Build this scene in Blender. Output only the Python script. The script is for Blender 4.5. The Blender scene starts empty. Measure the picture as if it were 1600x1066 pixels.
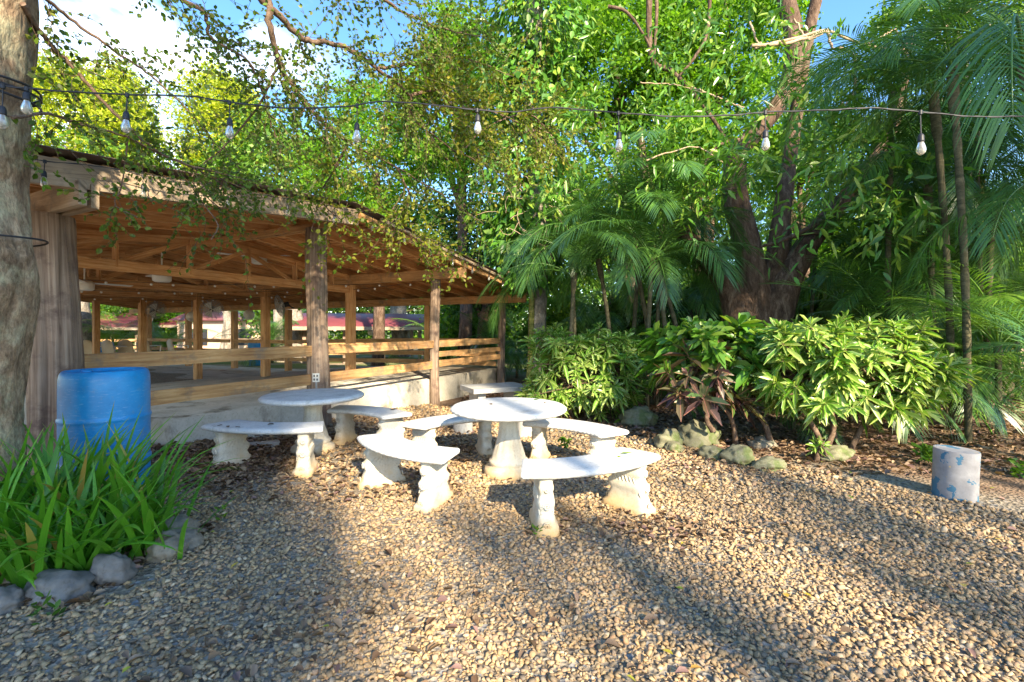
import bpy, math, random
import numpy as np
from mathutils import Vector, Matrix
random.seed(7); rng = np.random.default_rng(7)
S = bpy.context.scene
COL = S.collection
R = math.radians

# ---------------------------------------------------------------- camera
CAMZ = 1.35
cam = bpy.data.cameras.new("camera"); co = bpy.data.objects.new("camera", cam); COL.objects.link(co)
co.location = (0, 0, CAMZ); co.rotation_euler = (R(90), 0, 0)
cam.sensor_width = 36; cam.lens = 16; cam.shift_y = -18/1600
cam.clip_start = 0.05; cam.clip_end = 2000
S.camera = co
FPX = 711.1
def P(px, py, d):
    """point seen at photo pixel (1600 wide) at a distance d in front of the camera"""
    return np.array([(px-800)/FPX*d, d, CAMZ+(515-py)/FPX*d])

# ---------------------------------------------------------------- light
SUN_EL = 31.0
SD = np.array([0.40, -0.92]); SD = SD/np.linalg.norm(SD)          # horizontal direction towards the sun
S.view_settings.view_transform = 'Standard'; S.view_settings.look = 'None'
S.view_settings.gamma = 1.0; S.view_settings.exposure = 1.9
w = bpy.data.worlds.new("World"); S.world = w; w.use_nodes = True
nt = w.node_tree; nt.nodes.clear()
def N(nt, typ, **kw):
    n = nt.nodes.new(typ)
    for k, v in kw.items():
        if k == 'inp':
            for a, b in v.items(): n.inputs[a].default_value = b
        else: setattr(n, k, v)
    return n
sky = N(nt, 'ShaderNodeTexSky', sky_type='NISHITA', sun_disc=False)
sky.sun_elevation = R(SUN_EL); sky.sun_rotation = math.atan2(SD[0], SD[1])
sky.air_density = 1.0; sky.dust_density = 0.3; sky.ozone_density = 2.0
tc = N(nt, 'ShaderNodeTexCoord')
mp = N(nt, 'ShaderNodeMapping'); mp.inputs['Scale'].default_value = (1, 1, 2.2); mp.inputs['Location'].default_value = (1.55, 0.3, 0.2)
nz = N(nt, 'ShaderNodeTexNoise', inp={'Scale': 2.3, 'Detail': 8.0, 'Roughness': 0.55})
rp = N(nt, 'ShaderNodeValToRGB'); rp.color_ramp.elements[0].position = .49; rp.color_ramp.elements[1].position = .62
hs = N(nt, 'ShaderNodeHueSaturation', inp={'Saturation': 1.2, 'Value': .88})
mx = N(nt, 'ShaderNodeMix', data_type='RGBA'); mx.inputs[7].default_value = (6.2, 6.5, 7.0, 1)
bg = N(nt, 'ShaderNodeBackground', inp={'Strength': 0.15}); wo = N(nt, 'ShaderNodeOutputWorld')
L = nt.links.new
L(tc.outputs['Generated'], mp.inputs['Vector']); L(mp.outputs[0], nz.inputs['Vector']); L(nz.outputs['Fac'], rp.inputs[0])
L(sky.outputs[0], hs.inputs['Color']); L(hs.outputs[0], mx.inputs[6]); 
vm = N(nt, 'ShaderNodeVectorMath', operation='DOT_PRODUCT'); L(tc.outputs['Generated'], vm.inputs[0]); vm.inputs[1].default_value = (-.57, .70, .40)
mr = N(nt, 'ShaderNodeMapRange', inp={'From Min': .93, 'From Max': .99, 'To Min': .0}); L(vm.outputs['Value'], mr.inputs['Value'])
mm = N(nt, 'ShaderNodeMath', operation='MULTIPLY'); L(rp.outputs[0], mm.inputs[0]); L(mr.outputs[0], mm.inputs[1]); L(mm.outputs[0], mx.inputs[0])
L(mx.outputs[2], bg.inputs['Color']); L(bg.outputs[0], wo.inputs['Surface'])
sl = bpy.data.lights.new("sun", 'SUN'); so = bpy.data.objects.new("sun", sl); COL.objects.link(so)
sl.energy = 4.4; sl.angle = R(1.2); sl.color = (1.0, 0.86, 0.62)
dv = Vector((SD[0]*math.cos(R(SUN_EL)), SD[1]*math.cos(R(SUN_EL)), math.sin(R(SUN_EL))))
so.rotation_euler = dv.to_track_quat('Z', 'Y').to_euler(); so.location = (3, -6, 8)
S.render.engine = 'CYCLES'
S.cycles.max_bounces = 6; S.cycles.transparent_max_bounces = 4; S.cycles.transmission_bounces = 4
S.cycles.diffuse_bounces = 4; S.cycles.glossy_bounces = 2

# ---------------------------------------------------------------- object helpers
def tag(o, label=None, cat=None, group=None, kind=None):
    if label: o['label'] = label
    if cat: o['category'] = cat
    if group: o['group'] = group
    if kind: o['kind'] = kind
    return o
def empty(name, loc=(0, 0, 0), rz=0, label=None, cat=None, group=None, scale=1):
    o = bpy.data.objects.new(name, None); COL.objects.link(o); o.location = loc; o.rotation_euler = (0, 0, rz)
    o.scale = (scale,)*3; o.empty_display_size = .1
    return tag(o, label, cat, group)
def copy_tree(o, parent=None):
    c = o.copy(); COL.objects.link(c); c.parent = parent
    for ch in list(o.children): copy_tree(ch, c)
    return c
def unit(v):
    v = np.asarray(v, float); return v/np.maximum(np.linalg.norm(v, axis=-1, keepdims=True), 1e-9)

class MB:
    """numpy mesh accumulator"""
    def __init__(s): s.v = []; s.f = []; s.uv = []; s.n = 0
    def add(s, V, F, UV=None):
        V = np.asarray(V, float).reshape(-1, 3); F = np.asarray(F, int)
        s.v.append(V); s.f.append(F+s.n)
        s.uv.append(np.zeros((len(V), 2)) if UV is None else np.asarray(UV, float)); s.n += len(V)
    def box(s, c, size, M=None):
        x, y, z = [d/2 for d in size]
        V = np.array([[i*x, j*y, k*z] for i in (-1, 1) for j in (-1, 1) for k in (-1, 1)])
        if M is not None: V = V@np.asarray(M).T
        V = V+np.asarray(c)
        q = [[0, 1, 3, 2], [4, 6, 7, 5], [0, 4, 5, 1], [2, 3, 7, 6], [0, 2, 6, 4], [1, 5, 7, 3]]
        vv = []; ff = []; uu = []
        dims = sorted(range(3), key=lambda a: -size[a])
        r = random.random()*50
        base = np.array([[i*x, j*y, k*z] for i in (-1, 1) for j in (-1, 1) for k in (-1, 1)])
        for a, fc in enumerate(q):
            for b in fc:
                vv.append(V[b]); p = base[b]
                uu.append([p[dims[0]]+r, p[dims[1]]+p[dims[2]]+r*1.7])
            ff.append([4*a, 4*a+1, 4*a+2, 4*a+3])
        s.add(vv, ff, uu)
    def beam(s, p0, p1, w, h, up=(0, 0, 1)):
        p0 = np.array(p0, float); p1 = np.array(p1, float); d = p1-p0; Ln = np.linalg.norm(d); d = d/Ln
        sd = unit(np.cross(d, up)); u = np.cross(sd, d)
        s.box((p0+p1)/2, (Ln, w, h), np.stack([d, sd, u], axis=1))
    def tube(s, pts, rad, sides=8, rough=0, cap=True):
        pts = np.asarray(pts, float); n = len(pts)
        rad = np.broadcast_to(np.asarray(rad, float), (n,))
        T = np.gradient(pts, axis=0) if n > 2 else np.repeat((pts[1:]-pts[:1]), n, axis=0)
        T = unit(T)
        ref = np.array([0, 0, 1.]) if abs(T[0, 2]) < .9 else np.array([1., 0, 0])
        rings = []; a = np.linspace(0, 2*np.pi, sides, endpoint=False); uvs = []
        ln = np.concatenate([[0], np.cumsum(np.linalg.norm(np.diff(pts, axis=0), axis=1))])
        x = unit(np.cross(T[0], ref))
        ro = random.random()*20
        for i in range(n):
            x = unit(x-T[i]*np.dot(x, T[i])); y = np.cross(T[i], x)
            rr = rad[i]*(1+rough*rng.uniform(-1, 1, sides)) if rough else rad[i]*np.ones(sides)
            rings.append(pts[i]+np.outer(np.cos(a)*rr, x)+np.outer(np.sin(a)*rr, y))
            uvs.append(np.stack([np.full(sides, ln[i]+ro), a*max(rad[0], .01)], 1))
        V = np.concatenate(rings); j = np.arange(sides); j2 = (j+1) % sides
        F = np.concatenate([np.stack([i*sides+j, i*sides+j2, (i+1)*sides+j2, (i+1)*sides+j], 1) for i in range(n-1)])
        b = s.n; s.add(V, F, np.concatenate(uvs))
        if cap:
            for k, i in ((0, 0), (1, n-1)):
                V2 = rings[i]; c = pts[i]; ring = np.concatenate([V2, [c]])
                tri = np.stack([j, j2, np.full(sides, sides)], 1)
                if not k: tri = tri[:, ::-1]
                s.add(ring, tri, np.tile([[ln[i]+ro, 0]], (sides+1, 1)))
    def lathe(s, prof, sides=24, c=(0, 0, 0), wav=None):
        a = np.linspace(0, 2*np.pi, sides, endpoint=False); V = []; UV = []
        for i, (r, z) in enumerate(prof):
            rr = r*np.ones(sides) if wav is None else r*(1+wav(a, z))
            V.append(np.stack([np.cos(a)*rr+c[0], np.sin(a)*rr+c[1], np.full(sides, z+c[2])], 1))
            UV.append(np.stack([np.full(sides, z), a*.3], 1))
        j = np.arange(sides); j2 = (j+1) % sides; n = len(prof)
        F = np.concatenate([np.stack([i*sides+j, i*sides+j2, (i+1)*sides+j2, (i+1)*sides+j], 1) for i in range(n-1)])
        s.add(np.concatenate(V), F, np.concatenate(UV))
    def prism(s, outline, z0, z1):
        """vertical prism from a 2-D outline (ccw)"""
        o = np.asarray(outline, float); n = len(o)
        V = np.concatenate([np.c_[o, np.full(n, z0)], np.c_[o, np.full(n, z1)]])
        j = np.arange(n); j2 = (j+1) % n
        s.add(V, np.stack([j, j2, n+j2, n+j], 1))
        s.ng.append((s.n-2*n, n)) if hasattr(s, 'ng') else None
        c = o.mean(0)
        s.add(np.concatenate([V[:n], [[c[0], c[1], z0]]]), np.stack([j2, j, np.full(n, n)], 1))
        s.add(np.concatenate([V[n:], [[c[0], c[1], z1]]]), np.stack([j, j2, np.full(n, n)], 1))
    def leaves(s, base, d, nrm, ln, wd, fold=.25, droop=0.0, wide=.45):
        """6-vertex folded leaves, two quads each; d = along, nrm = face normal"""
        base = np.asarray(base, float); n = len(base); d = unit(d); nrm = np.asarray(nrm, float)
        sd = unit(np.cross(d, nrm)); up = np.cross(sd, d)
        ln = np.broadcast_to(ln, (n,))[:, None]; wd = np.broadcast_to(wd, (n,))[:, None]
        tip = base+d*ln; tip[:, 2] -= (ln[:, 0]*droop)
        out = []
        for sg in (-1, 1):
            for f, q in ((wide*.55, .85), (wide*1.35, 1.0)):
                p = base+d*ln*f+sd*sg*wd*.5*q+up*wd*fold*.5*q; p[:, 2] -= ln[:, 0]*droop*f*f
                out.append(p)
        V = np.stack([base, tip, out[0], out[1], out[2], out[3]], 1).reshape(-1, 3)
        k = np.arange(n)[:, None]*6
        F = np.concatenate([k+np.array([[0, 2, 3, 1]]), k+np.array([[0, 1, 5, 4]])])
        UV = np.tile(np.array([[.5, 0], [.5, 1], [0, .3], [0, .7], [1, .3], [1, .7]]), (n, 1))
        s.add(V, F, UV)
    def kites(s, base, d, nrm, ln, wd):
        base = np.asarray(base, float); n = len(base); d = unit(d); sd = unit(np.cross(d, nrm))
        ln = np.broadcast_to(ln, (n,))[:, None]; wd = np.broadcast_to(wd, (n,))[:, None]
        V = np.stack([base, base+d*ln*.45+sd*wd*.5, base+d*ln, base+d*ln*.45-sd*wd*.5], 1).reshape(-1, 3)
        F = np.arange(n)[:, None]*4+np.array([[0, 1, 2, 3]])
        s.add(V, F, np.tile(np.array([[.5, 0], [0, .5], [.5, 1], [1, .5]]), (n, 1)))
    def build(s, name, mat, parent=None, smooth=False, loc=None):
        me = bpy.data.meshes.new(name)
        V = np.concatenate(s.v).astype(np.float32); UV = np.concatenate(s.uv).astype(np.float32)
        groups = [f for f in s.f if len(f)]
        li = np.concatenate([f.ravel() for f in groups]).astype(np.int32)
        tot = np.concatenate([np.full(len(f), f.shape[1]) for f in groups]).astype(np.int32)
        st = np.concatenate([[0], np.cumsum(tot)[:-1]]).astype(np.int32)
        me.vertices.add(len(V)); me.vertices.foreach_set('co', V.ravel())
        me.loops.add(len(li)); me.loops.foreach_set('vertex_index', li)
        me.polygons.add(len(tot)); me.polygons.foreach_set('loop_start', st); me.polygons.foreach_set('loop_total', tot)
        uvl = me.uv_layers.new(name='UVMap'); uvl.data.foreach_set('uv', UV[li].ravel())
        me.update(calc_edges=True); me.validate()
        if smooth: me.polygons.foreach_set('use_smooth', np.ones(len(me.polygons), bool))
        me.materials.append(mat)
        o = bpy.data.objects.new(name, me); COL.objects.link(o)
        if parent: o.parent = parent
        if loc is not None: o.location = loc
        return o

from mathutils import noise as mn
def bark_tube(m, pts, rad, sides, amp, kr=3.0, kz=1.0, seed=0.0, ridges=0, groove=0.0):
    '''tube whose surface is displaced by fractal noise; ridges adds long vertical cracks'''
    pts = np.asarray(pts, float); n = len(pts); a = np.linspace(0, 2*np.pi, sides, endpoint=False); V = []; UV = []
    ln = np.concatenate([[0], np.cumsum(np.linalg.norm(np.diff(pts, axis=0), axis=1))])
    for i in range(n):
        for q in a:
            f = mn.fractal(Vector((math.cos(q)*kr+seed, math.sin(q)*kr, ln[i]*kz)), .9, 2.1, 5)
            if ridges:
                h = mn.noise(Vector((math.cos(q)*ridges+seed*3, math.sin(q)*ridges, ln[i]*.35))); f -= groove*max(0, 1-abs(h)*7)
            r_ = rad[i]*(1+amp*f); V.append((pts[i][0]+math.cos(q)*r_, pts[i][1]+math.sin(q)*r_, pts[i][2])); UV.append((ln[i]+seed, q*rad[0]*1.6))
    j = np.arange(sides); j2 = (j+1) % sides
    m.add(V, np.concatenate([np.stack([i*sides+j, i*sides+j2, (i+1)*sides+j2, (i+1)*sides+j], 1) for i in range(n-1)]), UV)
def box_bevel(o, w=.006, seg=2):
    m = o.modifiers.new('bevel', 'BEVEL'); m.width = w; m.segments = seg; m.limit_method = 'ANGLE'; m.angle_limit = R(40)
    return o

# ---------------------------------------------------------------- materials
def mat_new(name):
    m = bpy.data.materials.new(name); m.use_nodes = True; t = m.node_tree; t.nodes.clear()
    o = N(t, 'ShaderNodeOutputMaterial'); b = N(t, 'ShaderNodeBsdfPrincipled'); t.links.new(b.outputs[0], o.inputs[0])
    return m, t, b, o
def ramp(t, fac, cols, interp='LINEAR'):
    r = N(t, 'ShaderNodeValToRGB'); cr = r.color_ramp; cr.interpolation = interp
    while len(cr.elements) < len(cols): cr.elements.new(.5)
    for e, (p, c) in zip(cr.elements, cols): e.position = p; e.color = (*c, 1)
    t.links.new(fac, r.inputs[0]); return r.outputs[0]
def noise(t, vec, scale, detail=4, rough=.55, dist=0):
    n = N(t, 'ShaderNodeTexNoise', inp={'Scale': scale, 'Detail': detail, 'Roughness': rough, 'Distortion': dist})
    if vec is not None: t.links.new(vec, n.inputs['Vector'])
    return n.outputs['Fac']
def mapping(t, vec, scale=(1, 1, 1), loc=(0, 0, 0)):
    m = N(t, 'ShaderNodeMapping'); m.inputs['Scale'].default_value = scale; m.inputs['Location'].default_value = loc
    t.links.new(vec, m.inputs['Vector']); return m.outputs[0]
def mixc(t, fac, a, b, mode='MIX'):
    m = N(t, 'ShaderNodeMix', data_type='RGBA', blend_type=mode)
    for k, v in ((0, fac), (6, a), (7, b)):
        if hasattr(v, 'is_output') or isinstance(v, bpy.types.NodeSocket): t.links.new(v, m.inputs[k])
        elif k == 0: m.inputs[0].default_value = v
        else: m.inputs[k].default_value = (*v, 1)
    return m.outputs[2]
def mth(t, op, a, b=0.0):
    m = N(t, 'ShaderNodeMath', operation=op)
    for k, v in ((0, a), (1, b)):
        if isinstance(v, bpy.types.NodeSocket): t.links.new(v, m.inputs[k])
        else: m.inputs[k].default_value = v
    return m.outputs[0]
def bump(t, b, h, strength=.4, dist=.01):
    n = N(t, 'ShaderNodeBump', inp={'Strength': strength, 'Distance': dist}); t.links.new(h, n.inputs['Height'])
    t.links.new(n.outputs[0], b.inputs['Normal'])

def leaf_mat(name, cols, trans=.35, rough=.45, rib=None, tint=None, spec=.35):
    m, t, b, o = mat_new(name)
    g = N(t, 'ShaderNodeNewGeometry')
    n = len(cols); c = ramp(t, g.outputs['Random Per Island'], [((i+.5)/n, k) for i, k in enumerate(cols)])
    uv = N(t, 'ShaderNodeTexCoord')
    if rib:
        sp = N(t, 'ShaderNodeSeparateXYZ'); t.links.new(uv.outputs['UV'], sp.inputs[0])
        a = mth(t, 'ABSOLUTE', mth(t, 'SUBTRACT', sp.outputs[0], .5))
        nn = noise(t, uv.outputs['Object'], 35, 2)
        a = mth(t, 'ADD', a, mth(t, 'MULTIPLY', mth(t, 'SUBTRACT', nn, .5), rib[2]))
        k = mth(t, 'LESS_THAN', a, rib[1])
        c = mixc(t, k, c, rib[0])
    cl = noise(t, uv.outputs['Object'], .9, 3)
    c = mixc(t, .35, c, mixc(t, cl, (.25, .32, .12), (1.0, 1.0, 1.0)), 'MULTIPLY') if tint is None else c
    t.links.new(c, b.inputs['Base Color']); b.inputs['Roughness'].default_value = rough
    b.inputs['Specular IOR Level'].default_value = spec
    tr = N(t, 'ShaderNodeBsdfTranslucent'); t.links.new(mixc(t, 1.0, c, (1.25, 1.3, .6), 'MULTIPLY'), tr.inputs[0])
    ms = N(t, 'ShaderNodeMixShader'); ms.inputs[0].default_value = trans
    t.links.new(b.outputs[0], ms.inputs[1]); t.links.new(tr.outputs[0], ms.inputs[2]); t.links.new(ms.outputs[0], o.inputs[0])
    return m
def wood_mat(name, cols, scale=(2.2, 38, 1), rough=.75, bstr=.35, stain=None, dist=.8):
    m, t, b, o = mat_new(name); uv = N(t, 'ShaderNodeTexCoord')
    v = mapping(t, uv.outputs['UV'], scale)
    n1 = noise(t, v, 1, 6, .65, dist)
    c = ramp(t, n1, [(.28, cols[0]), (.48, cols[1]), (.7, cols[2])])
    n2 = noise(t, uv.outputs['Object'], 1.6, 4, .6)
    c = mixc(t, .55, c, ramp(t, n2, [(.3, (.45, .42, .40)), (.62, (1.15, 1.1, 1.05))]), 'MULTIPLY')
    kn = N(t, 'ShaderNodeTexVoronoi', inp={'Scale': 1.0}); t.links.new(mapping(t, uv.outputs['UV'], (1.7, 7, 1)), kn.inputs['Vector'])
    k = ramp(t, kn.outputs['Distance'], [(.05, (1, 1, 1)), (.13, (0, 0, 0))])
    c = mixc(t, mth(t, 'MULTIPLY', k, .7), c, [x*.3 for x in cols[0]])
    if stain:
        n3 = noise(t, uv.outputs['Object'], 4.5, 5, .7)
        c = mixc(t, ramp(t, n3, [(.52, (0, 0, 0)), (.68, (.8, .8, .8))]), c, stain)
    t.links.new(c, b.inputs['Base Color']); b.inputs['Roughness'].default_value = rough
    b.inputs['Specular IOR Level'].default_value = .25
    bump(t, b, n1, bstr, .008)
    return m
def bark_mat(name, cols, scale=9, stretch=.35, moss=None, bd=.03):
    m, t, b, o = mat_new(name); uv = N(t, 'ShaderNodeTexCoord')
    v = mapping(t, uv.outputs['Object'], (1, 1, stretch))
    n1 = noise(t, v, scale, 8, .7, .6)
    vo = N(t, 'ShaderNodeTexVoronoi', feature='DISTANCE_TO_EDGE', inp={'Scale': scale*1.6}); t.links.new(v, vo.inputs['Vector'])
    c = ramp(t, n1, [(.3, cols[0]), (.5, cols[1]), (.68, cols[2])])
    if moss:
        n2 = noise(t, uv.outputs['Object'], 3.2, 6, .7)
        c = mixc(t, ramp(t, n2, [(.48, (0, 0, 0)), (.62, (.85, .85, .85))]), c, moss)
    nf = noise(t, v, scale*6, 5, .7); c = mixc(t, .7, c, ramp(t, nf, [(.35, (.45, .42, .4)), (.6, (1.15, 1.12, 1.1))]), 'MULTIPLY')
    t.links.new(c, b.inputs['Base Color']); b.inputs['Roughness'].default_value = .9
    b.inputs['Specular IOR Level'].default_value = .15
    h = mth(t, 'ADD', mth(t, 'ADD', n1, mth(t, 'MULTIPLY', nf, .4)), mth(t, 'MULTIPLY', vo.outputs['Distance'], .8)); bump(t, b, h, .8, bd)
    return m
def conc_mat(name, c0, c1, scale=4, stain=None, rough=.85, bs=.3, low=None):
    m, t, b, o = mat_new(name); uv = N(t, 'ShaderNodeTexCoord')
    sk = ramp(t, noise(t, uv.outputs['Object'], 46, 3, .6), [(.30, (.62, .58, .52)), (.42, (1, 1, 1))])
    n1 = noise(t, uv.outputs['Object'], scale, 8, .65); n2 = noise(t, uv.outputs['Object'], scale*14, 3, .6)
    c = ramp(t, n1, [(.35, c0), (.65, c1)])
    c = mixc(t, .25, c, ramp(t, n2, [(.3, (.6, .6, .6)), (.6, (1.1, 1.1, 1.1))]), 'MULTIPLY')
    c = mixc(t, .6, c, sk, 'MULTIPLY')
    if stain:
        n3 = noise(t, mapping(t, uv.outputs['Object'], (1, 1, .5)), scale*.9, 6, .7)
        c = mixc(t, ramp(t, n3, [(stain[1], (0, 0, 0)), (stain[1]+.09, (.9, .9, .9))]), c, stain[0])
    if low:      # earth splashed up the foot of the casting: a stain with its own colour and a ragged edge
        sp = N(t, 'ShaderNodeSeparateXYZ'); t.links.new(uv.outputs['Object'], sp.inputs[0])
        zz = mth(t, 'ADD', sp.outputs[2], mth(t, 'MULTIPLY', mth(t, 'SUBTRACT', n1, .5), low[2]))
        c = mixc(t, ramp(t, zz, [(0.0, (.85, .85, .85)), (low[1], (0, 0, 0))]), c, low[0])
    t.links.new(c, b.inputs['Base Color']); b.inputs['Roughness'].default_value = rough
    b.inputs['Specular IOR Level'].default_value = .25
    bump(t, b, mth(t, 'ADD', n2, n1), bs, .004)
    return m
def plain(name, c, rough=.5, metal=0, spec=.4, var=.15):
    m, t, b, o = mat_new(name); uv = N(t, 'ShaderNodeTexCoord')
    n = noise(t, uv.outputs['Object'], 6, 5, .6)
    cc = mixc(t, n, [x*(1-var) for x in c], [min(1, x*(1+var)) for x in c])
    t.links.new(cc, b.inputs['Base Color']); b.inputs['Roughness'].default_value = rough; b.inputs['Metallic'].default_value = metal
    b.inputs['Specular IOR Level'].default_value = spec
    return m

M = {}
M['olive_leaf'] = leaf_mat('olive_leaf', [(.09, .15, .012), (.15, .20, .015), (.24, .26, .02), (.11, .19, .02), (.30, .27, .03)], .42)
M['lime_leaf'] = leaf_mat('lime_leaf', [(.10, .20, .02), (.15, .27, .03), (.07, .16, .02), (.2, .3, .04)], .45)
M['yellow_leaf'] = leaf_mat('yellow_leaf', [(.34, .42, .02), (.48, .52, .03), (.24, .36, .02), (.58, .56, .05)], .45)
M['green_leaf'] = leaf_mat('green_leaf', [(.07, .17, .015), (.11, .25, .02), (.17, .32, .03), (.06, .14, .015), (.22, .35, .03)], .4)
M['bright_leaf'] = leaf_mat('bright_leaf', [(.12, .28, .015), (.19, .39, .02), (.26, .44, .03), (.09, .22, .015)], .5)
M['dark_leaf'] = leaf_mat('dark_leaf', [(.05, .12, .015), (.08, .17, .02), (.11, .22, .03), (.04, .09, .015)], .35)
M['vine_leaf'] = leaf_mat('vine_leaf', [(.07, .19, .02), (.11, .28, .025), (.17, .36, .04), (.06, .15, .03), (.28, .40, .05)], .3, .32, spec=.5)
M['palm_leaf'] = leaf_mat('palm_leaf', [(.06, .15, .03), (.09, .21, .04), (.13, .27, .05), (.075, .18, .06)], .35, .3, spec=.6)
M['palm_light'] = leaf_mat('palm_light', [(.13, .28, .03), (.18, .35, .04), (.25, .40, .06)], .35, .35, spec=.5)
M['croton'] = leaf_mat('croton', [(.10, .25, .02), (.16, .34, .03), (.24, .42, .05), (.40, .50, .14), (.09, .20, .02)], .35, .3, rib=((.50, .56, .18), .10, .35), spec=.5)
M['croton_purple'] = leaf_mat('croton_purple', [(.06, .03, .035), (.11, .055, .05), (.09, .15, .03), (.16, .09, .06), (.07, .13, .04)], .2, .3, rib=((.4, .18, .14), .05, .12), spec=.6)
M['iris'] = leaf_mat('iris', [(.10, .31, .02), (.15, .42, .03), (.20, .48, .04), (.08, .24, .02)], .3, .38, spec=.5)
t = M['iris'].node_tree; pb = next(n for n in t.nodes if n.type == 'BSDF_PRINCIPLED'); src = pb.inputs['Base Color'].links[0].from_socket
uvn = N(t, 'ShaderNodeTexCoord'); st = noise(t, mapping(t, uvn.outputs['UV'], (14, .8, 1)), 1.0, 4, .6)
cc = mixc(t, .8, src, ramp(t, st, [(.3, (.45, .5, .4)), (.55, (1.0, 1.0, 1.0)), (.72, (1.3, 1.25, 1.1))]), 'MULTIPLY')
spt = N(t, 'ShaderNodeSeparateXYZ'); t.links.new(uvn.outputs['UV'], spt.inputs[0]); tipn = mth(t, 'ADD', spt.outputs[1], mth(t, 'MULTIPLY', mth(t, 'SUBTRACT', noise(t, uvn.outputs['Object'], 9, 4), .5), .3))
cc = mixc(t, ramp(t, tipn, [(.90, (0, 0, 0)), (1.0, (1, 1, 1))]), cc, (.38, .28, .08)); t.links.new(cc, pb.inputs['Base Color'])
bump(t, pb, st, .5, .004)
M['iris_dry'] = leaf_mat('iris_dry', [(.5, .42, .06), (.45, .27, .08), (.6, .5, .12)], .3, .5)
M['litter'] = leaf_mat('litter', [(.12, .07, .04), (.20, .125, .07), (.29, .19, .11), (.15, .10, .07), (.36, .25, .15), (.22, .13, .11)], .12, .7, tint=1)
M['litter_bright'] = leaf_mat('litter_bright', [(.55, .45, .05), (.3, .45, .05), (.55, .25, .05), (.5, .38, .1)], .2, .6, tint=1)
M['bark_lichen'] = bark_mat('bark_lichen', [(.10, .065, .04), (.27, .19, .12), (.44, .35, .23)], 11, .45, (.42, .40, .26))
M['bark_brown'] = bark_mat('bark_brown', [(.05, .032, .022), (.13, .085, .06), (.26, .19, .14)], 10, .3)
M['bark_grey'] = bark_mat('bark_grey', [(.12, .10, .085), (.26, .23, .19), (.42, .38, .33)], 6, .5)
M['twig'] = bark_mat('twig', [(.07, .045, .03), (.15, .10, .07), (.25, .18, .13)], 20, 1, bd=.003)
M['twig_pale'] = bark_mat('twig_pale', [(.30, .20, .13), (.45, .33, .23), (.6, .46, .34)], 20, 1, bd=.003)
M['cane_dark'] = bark_mat('cane_dark', [(.05, .05, .03), (.11, .10, .06), (.18, .16, .10)], 5, 3, bd=.004)
M['cane'] = bark_mat('cane', [(.10, .12, .03), (.24, .25, .07), (.36, .33, .12)], 5, 3, bd=.004)
M['wood_orange'] = wood_mat('wood_orange', [(.36, .14, .045), (.58, .31, .13), (.72, .48, .26)])
M['wood_deck'] = wood_mat('wood_deck', [(.42, .17, .055), (.62, .32, .13), (.74, .46, .23)], (1.2, 30, 1))
M['wood_rail'] = wood_mat('wood_rail', [(.30, .14, .06), (.52, .29, .12), (.66, .43, .21)], stain=(.20, .15, .11))
M['wood_weathered'] = wood_mat('wood_weathered', [(.22, .16, .11), (.38, .29, .20), (.50, .40, .29)], stain=(.2, .17, .14))
M['log'] = wood_mat('log', [(.07, .045, .03), (.26, .185, .135), (.42, .33, .25)], (.9, 20, 1), bstr=1.0, dist=.15, stain=(.10, .06, .05))
M['roof_metal'] = plain('roof_metal', (.16, .12, .10), .6, .2)
M['white_cast'] = conc_mat('white_cast', (.50, .49, .47), (.66, .65, .62), 6, ((.36, .35, .31), .58), bs=.25)
M['cream_cast'] = conc_mat('cream_cast', (.52, .46, .36), (.66, .62, .52), 5, ((.62, .52, .36), .60), bs=.3, low=((.52, .33, .13), .13, .16))
M['slab'] = conc_mat('slab', (.40, .36, .29), (.58, .52, .43), 2.0, ((.17, .145, .11), .55))
M['conc_grey'] = conc_mat('conc_grey', (.34, .33, .31), (.5, .49, .46), 3, ((.22, .2, .18), .6))
M['white_plastic'] = plain('white_plastic', (.75, .73, .68), .4)
M['beige_plastic'] = plain('beige_plastic', (.55, .42, .27), .5)
M['black_rubber'] = plain('black_rubber', (.018, .018, .022), .5)
M['steel'] = plain('steel', (.35, .36, .37), .4, .6)
M['red_roof'] = plain('red_roof', (.15, .035, .04), .5, var=.3)
M['pink_wall'] = plain('pink_wall', (.52, .36, .27), .85)
M['dark_soil'] = plain('dark_soil', (.1, .06, .04), .9)
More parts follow.
